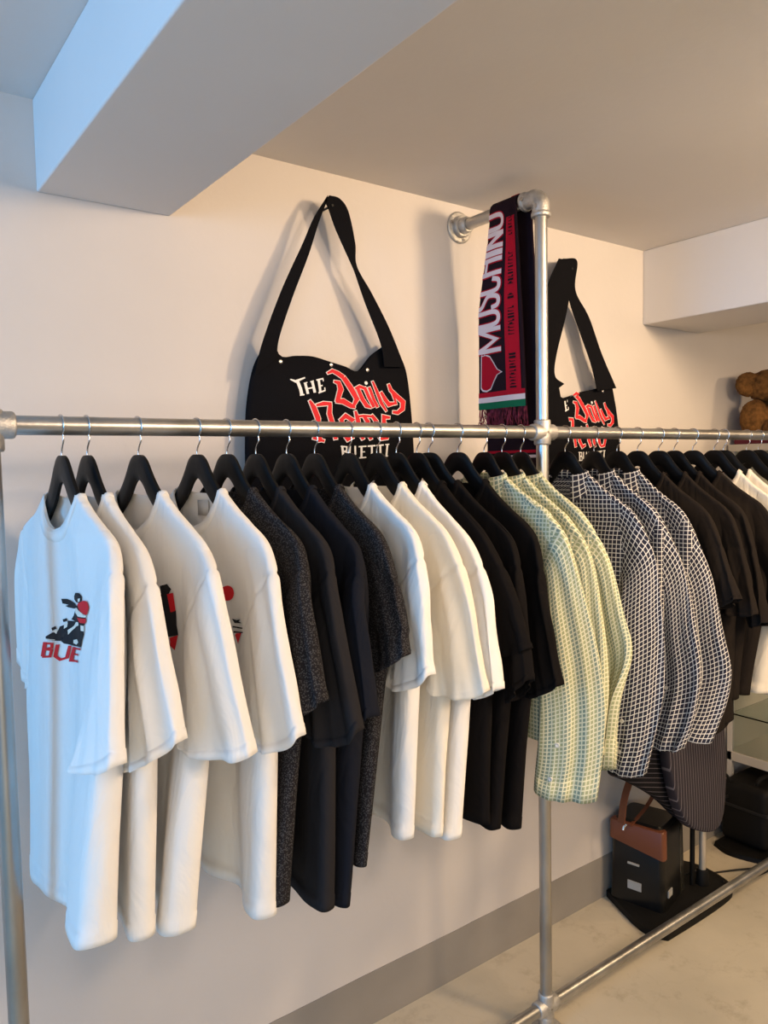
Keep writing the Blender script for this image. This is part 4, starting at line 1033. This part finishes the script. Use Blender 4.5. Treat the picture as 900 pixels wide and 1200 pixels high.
# teddy bear
BZ0 = CT+.030
bear = thing('teddy_bear', 'brown plush teddy bear with a dark red bow sitting on the maroon box', 'teddy bear', (3.205, .20, BZ0)); bear.rotation_euler.z = math.radians(-35)
def blob(bm, c, r, sub=4, seed=0):
    n0 = len(bm.verts); bmesh.ops.create_icosphere(bm, subdivisions=sub, radius=1)
    bm.verts.ensure_lookup_table()
    for v in bm.verts[n0:]:
        d = v.co.copy(); k = 1+.05*noise.noise(d*5+Vector((seed, 0, 0)))+.035*noise.noise(d*17)+(.05*noise.noise(d*38+Vector((seed, 2, 0))) if sub > 3 else 0)
        v.co = Vector((d.x*r[0], d.y*r[1], d.z*r[2]))*k+Vector(c)
def bpart(name, blobs, m=M_FUR):
    bm = bmesh.new()
    for i, (c, r) in enumerate(blobs): blob(bm, c, r, 5 if max(r) > .02 else 3, i*3.1)
    return bmobj(name, bm, m, bear, True)
bpart('torso', [((.02, -.02, .085), (.085, .075, .088))])
bpart('head', [((.0, -.03, .205), (.108, .08, .075)), ((.03, -.10, .19), (.035, .03, .028))])
bpart('ear', [((-.112, -.03, .215), (.050, .03, .050))]); bpart('ear', [((.10, -.03, .26), (.034, .022, .034))])
bpart('arm', [((-.092, -.05, .075), (.058, .05, .075))]); bpart('arm', [((.12, -.06, .075), (.045, .045, .07))])
bpart('leg', [((-.04, -.11, .036), (.045, .055, .036))]); bpart('leg', [((.09, -.11, .036), (.045, .055, .036))])
bpart('eye', [((.0, -.10, .222), (.007, .006, .007))], M_CORD); bpart('eye', [((.055, -.10, .222), (.007, .006, .007))], M_CORD); bpart('nose', [((.032, -.13, .197), (.012, .008, .009))], M_CORD)
bm = bmesh.new()
for s in (-1, 1):
    pr = [(0, 0, 0), (s*.055, -.004, .03), (s*.062, -.004, -.028)]
    c = Vector((.0, -.105, .145))
    a = [bm.verts.new(c+Vector(p)) for p in pr]+[bm.verts.new(c+Vector(p)+Vector((0, .014, 0))) for p in pr]
    bm.faces.new(a[:3]); bm.faces.new(a[3:][::-1])
    for k in range(3): bm.faces.new((a[k], a[(k+1) % 3], a[3+(k+1) % 3], a[3+k]))
blob(bm, (0, -.102, .145), (.014, .014, .016), 2)
bevel(bmobj('bow', bm, M_BOW, bear), .004, 2)

# small fittings belong to the part they sit on
NEST = {'neck_label': 'body', 'chest_print': 'body', 'chest_lettering': 'body', 'snap_stud': 'bag_body', 'white_lettering': 'bag_body', 'red_lettering': 'bag_body', 'grub_screw': 'elbow_fitting', 'flange_screw': 'wall_flange',
        'clasp': 'leather_handle', 'lid_seam': 'case_body', 'eye': 'head', 'nose': 'head', 'ear': 'head', 'sticker': 'water_tank_housing', 'brand_mark': 'water_tank_housing', 'side_sticker': 'water_tank_housing'}
for root in [o for o in COL.objects if o.type == 'EMPTY' and o.parent is None]:
    kids = list(root.children)
    for ch in kids:
        b_ = ch.name.split('.')[0]
        if b_ in NEST:
            host = [k for k in kids if k.name.split('.')[0] == NEST[b_]]
            if host: ch.parent = host[0]
# ------------------------------------------------------------------ light
def area(name, loc, target, size, power, col, sy=None):
    l = bpy.data.lights.new(name, 'AREA'); l.energy = power; l.color = col; l.size = size
    if sy: l.shape = 'RECTANGLE'; l.size_y = sy
    o = bpy.data.objects.new(name, l); COL.objects.link(o); o.location = loc
    o.rotation_euler = (Vector(target)-Vector(loc)).to_track_quat('-Z', 'Y').to_euler(); return o
def spot(name, loc, target, power, col, ang, r=.12):
    l = bpy.data.lights.new(name, 'SPOT'); l.energy = power; l.color = col; l.spot_size = math.radians(ang); l.spot_blend = 1; l.shadow_soft_size = r
    o = bpy.data.objects.new(name, l); COL.objects.link(o); o.location = loc
    o.rotation_euler = (Vector(target)-Vector(loc)).to_track_quat('-Z', 'Y').to_euler(); return o
LIGHTS = [
 ('a', 'daylight_window_and_fill', (-2.6, -.55, 1.75), (1.0, -.45, 1.7), 1.1, 66, (.11, .49, 1.0), 1.2),
 ('a', 'daylight_window_and_fill', (-2.4, -2.6, 1.7), (.4, -.1, 1.3), 1.2, 22, (.18, .54, 1.0), 1.2),  # added blue fill, softens the post's shadow on the first t-shirt
 ('s', 'warm_spot_and_fill', (2.2, -1.5, 2.3), (1.75, .3, 1.85), 132, (1.0, .70, .41), 120),
 ('s', 'warm_spot_and_fill', (4.2, -1.5, 2.3), (3.3, .2, .9), 70, (1.0, .70, .41), 130),
 ('s', 'warm_spot_and_fill', (1.3, -2.5, 2.3), (1.0, .3, 1.6), 76, (1.0, .76, .56), 75),
 ('a', 'added_overhead_fill', (-.7, -1.9, 2.36), (-.2, -1.4, 1.2), 1.0, 12, (1.0, .80, .70), 1.0),  # added soft fill for the shirt fronts, no such lamp known
 ('a', 'added_overhead_fill', (2.0, -2.4, 2.36), (1.9, -1.5, 1.2), 1.2, 90, (1.0, .72, .48), 1.2),  # added broad warm fill from above the room side, not a known fixture
 ('a', 'added_front_fill', (-1.2, -3.9, 1.5), (.8, 0, 1.6), 2.0, 44, (1.0, .88, .70), 1.4),  # added warm fill from behind the camera, brightens the shirt fronts
 ('s', 'warm_spot_and_fill', (3.0, -1.6, 2.1), (2.45, -.75, 0), 95, (1.0, .76, .44), 52),  # added narrow spot that only brightens the floor at the right
]
for L_ in LIGHTS: (area if L_[0] == 'a' else spot)(*L_[1:])
w = bpy.data.worlds.new('world'); w.use_nodes = True; S.world = w
bg = w.node_tree.nodes['Background']; bg.inputs[0].default_value = (.85, .88, 1, 1); bg.inputs[1].default_value = .03
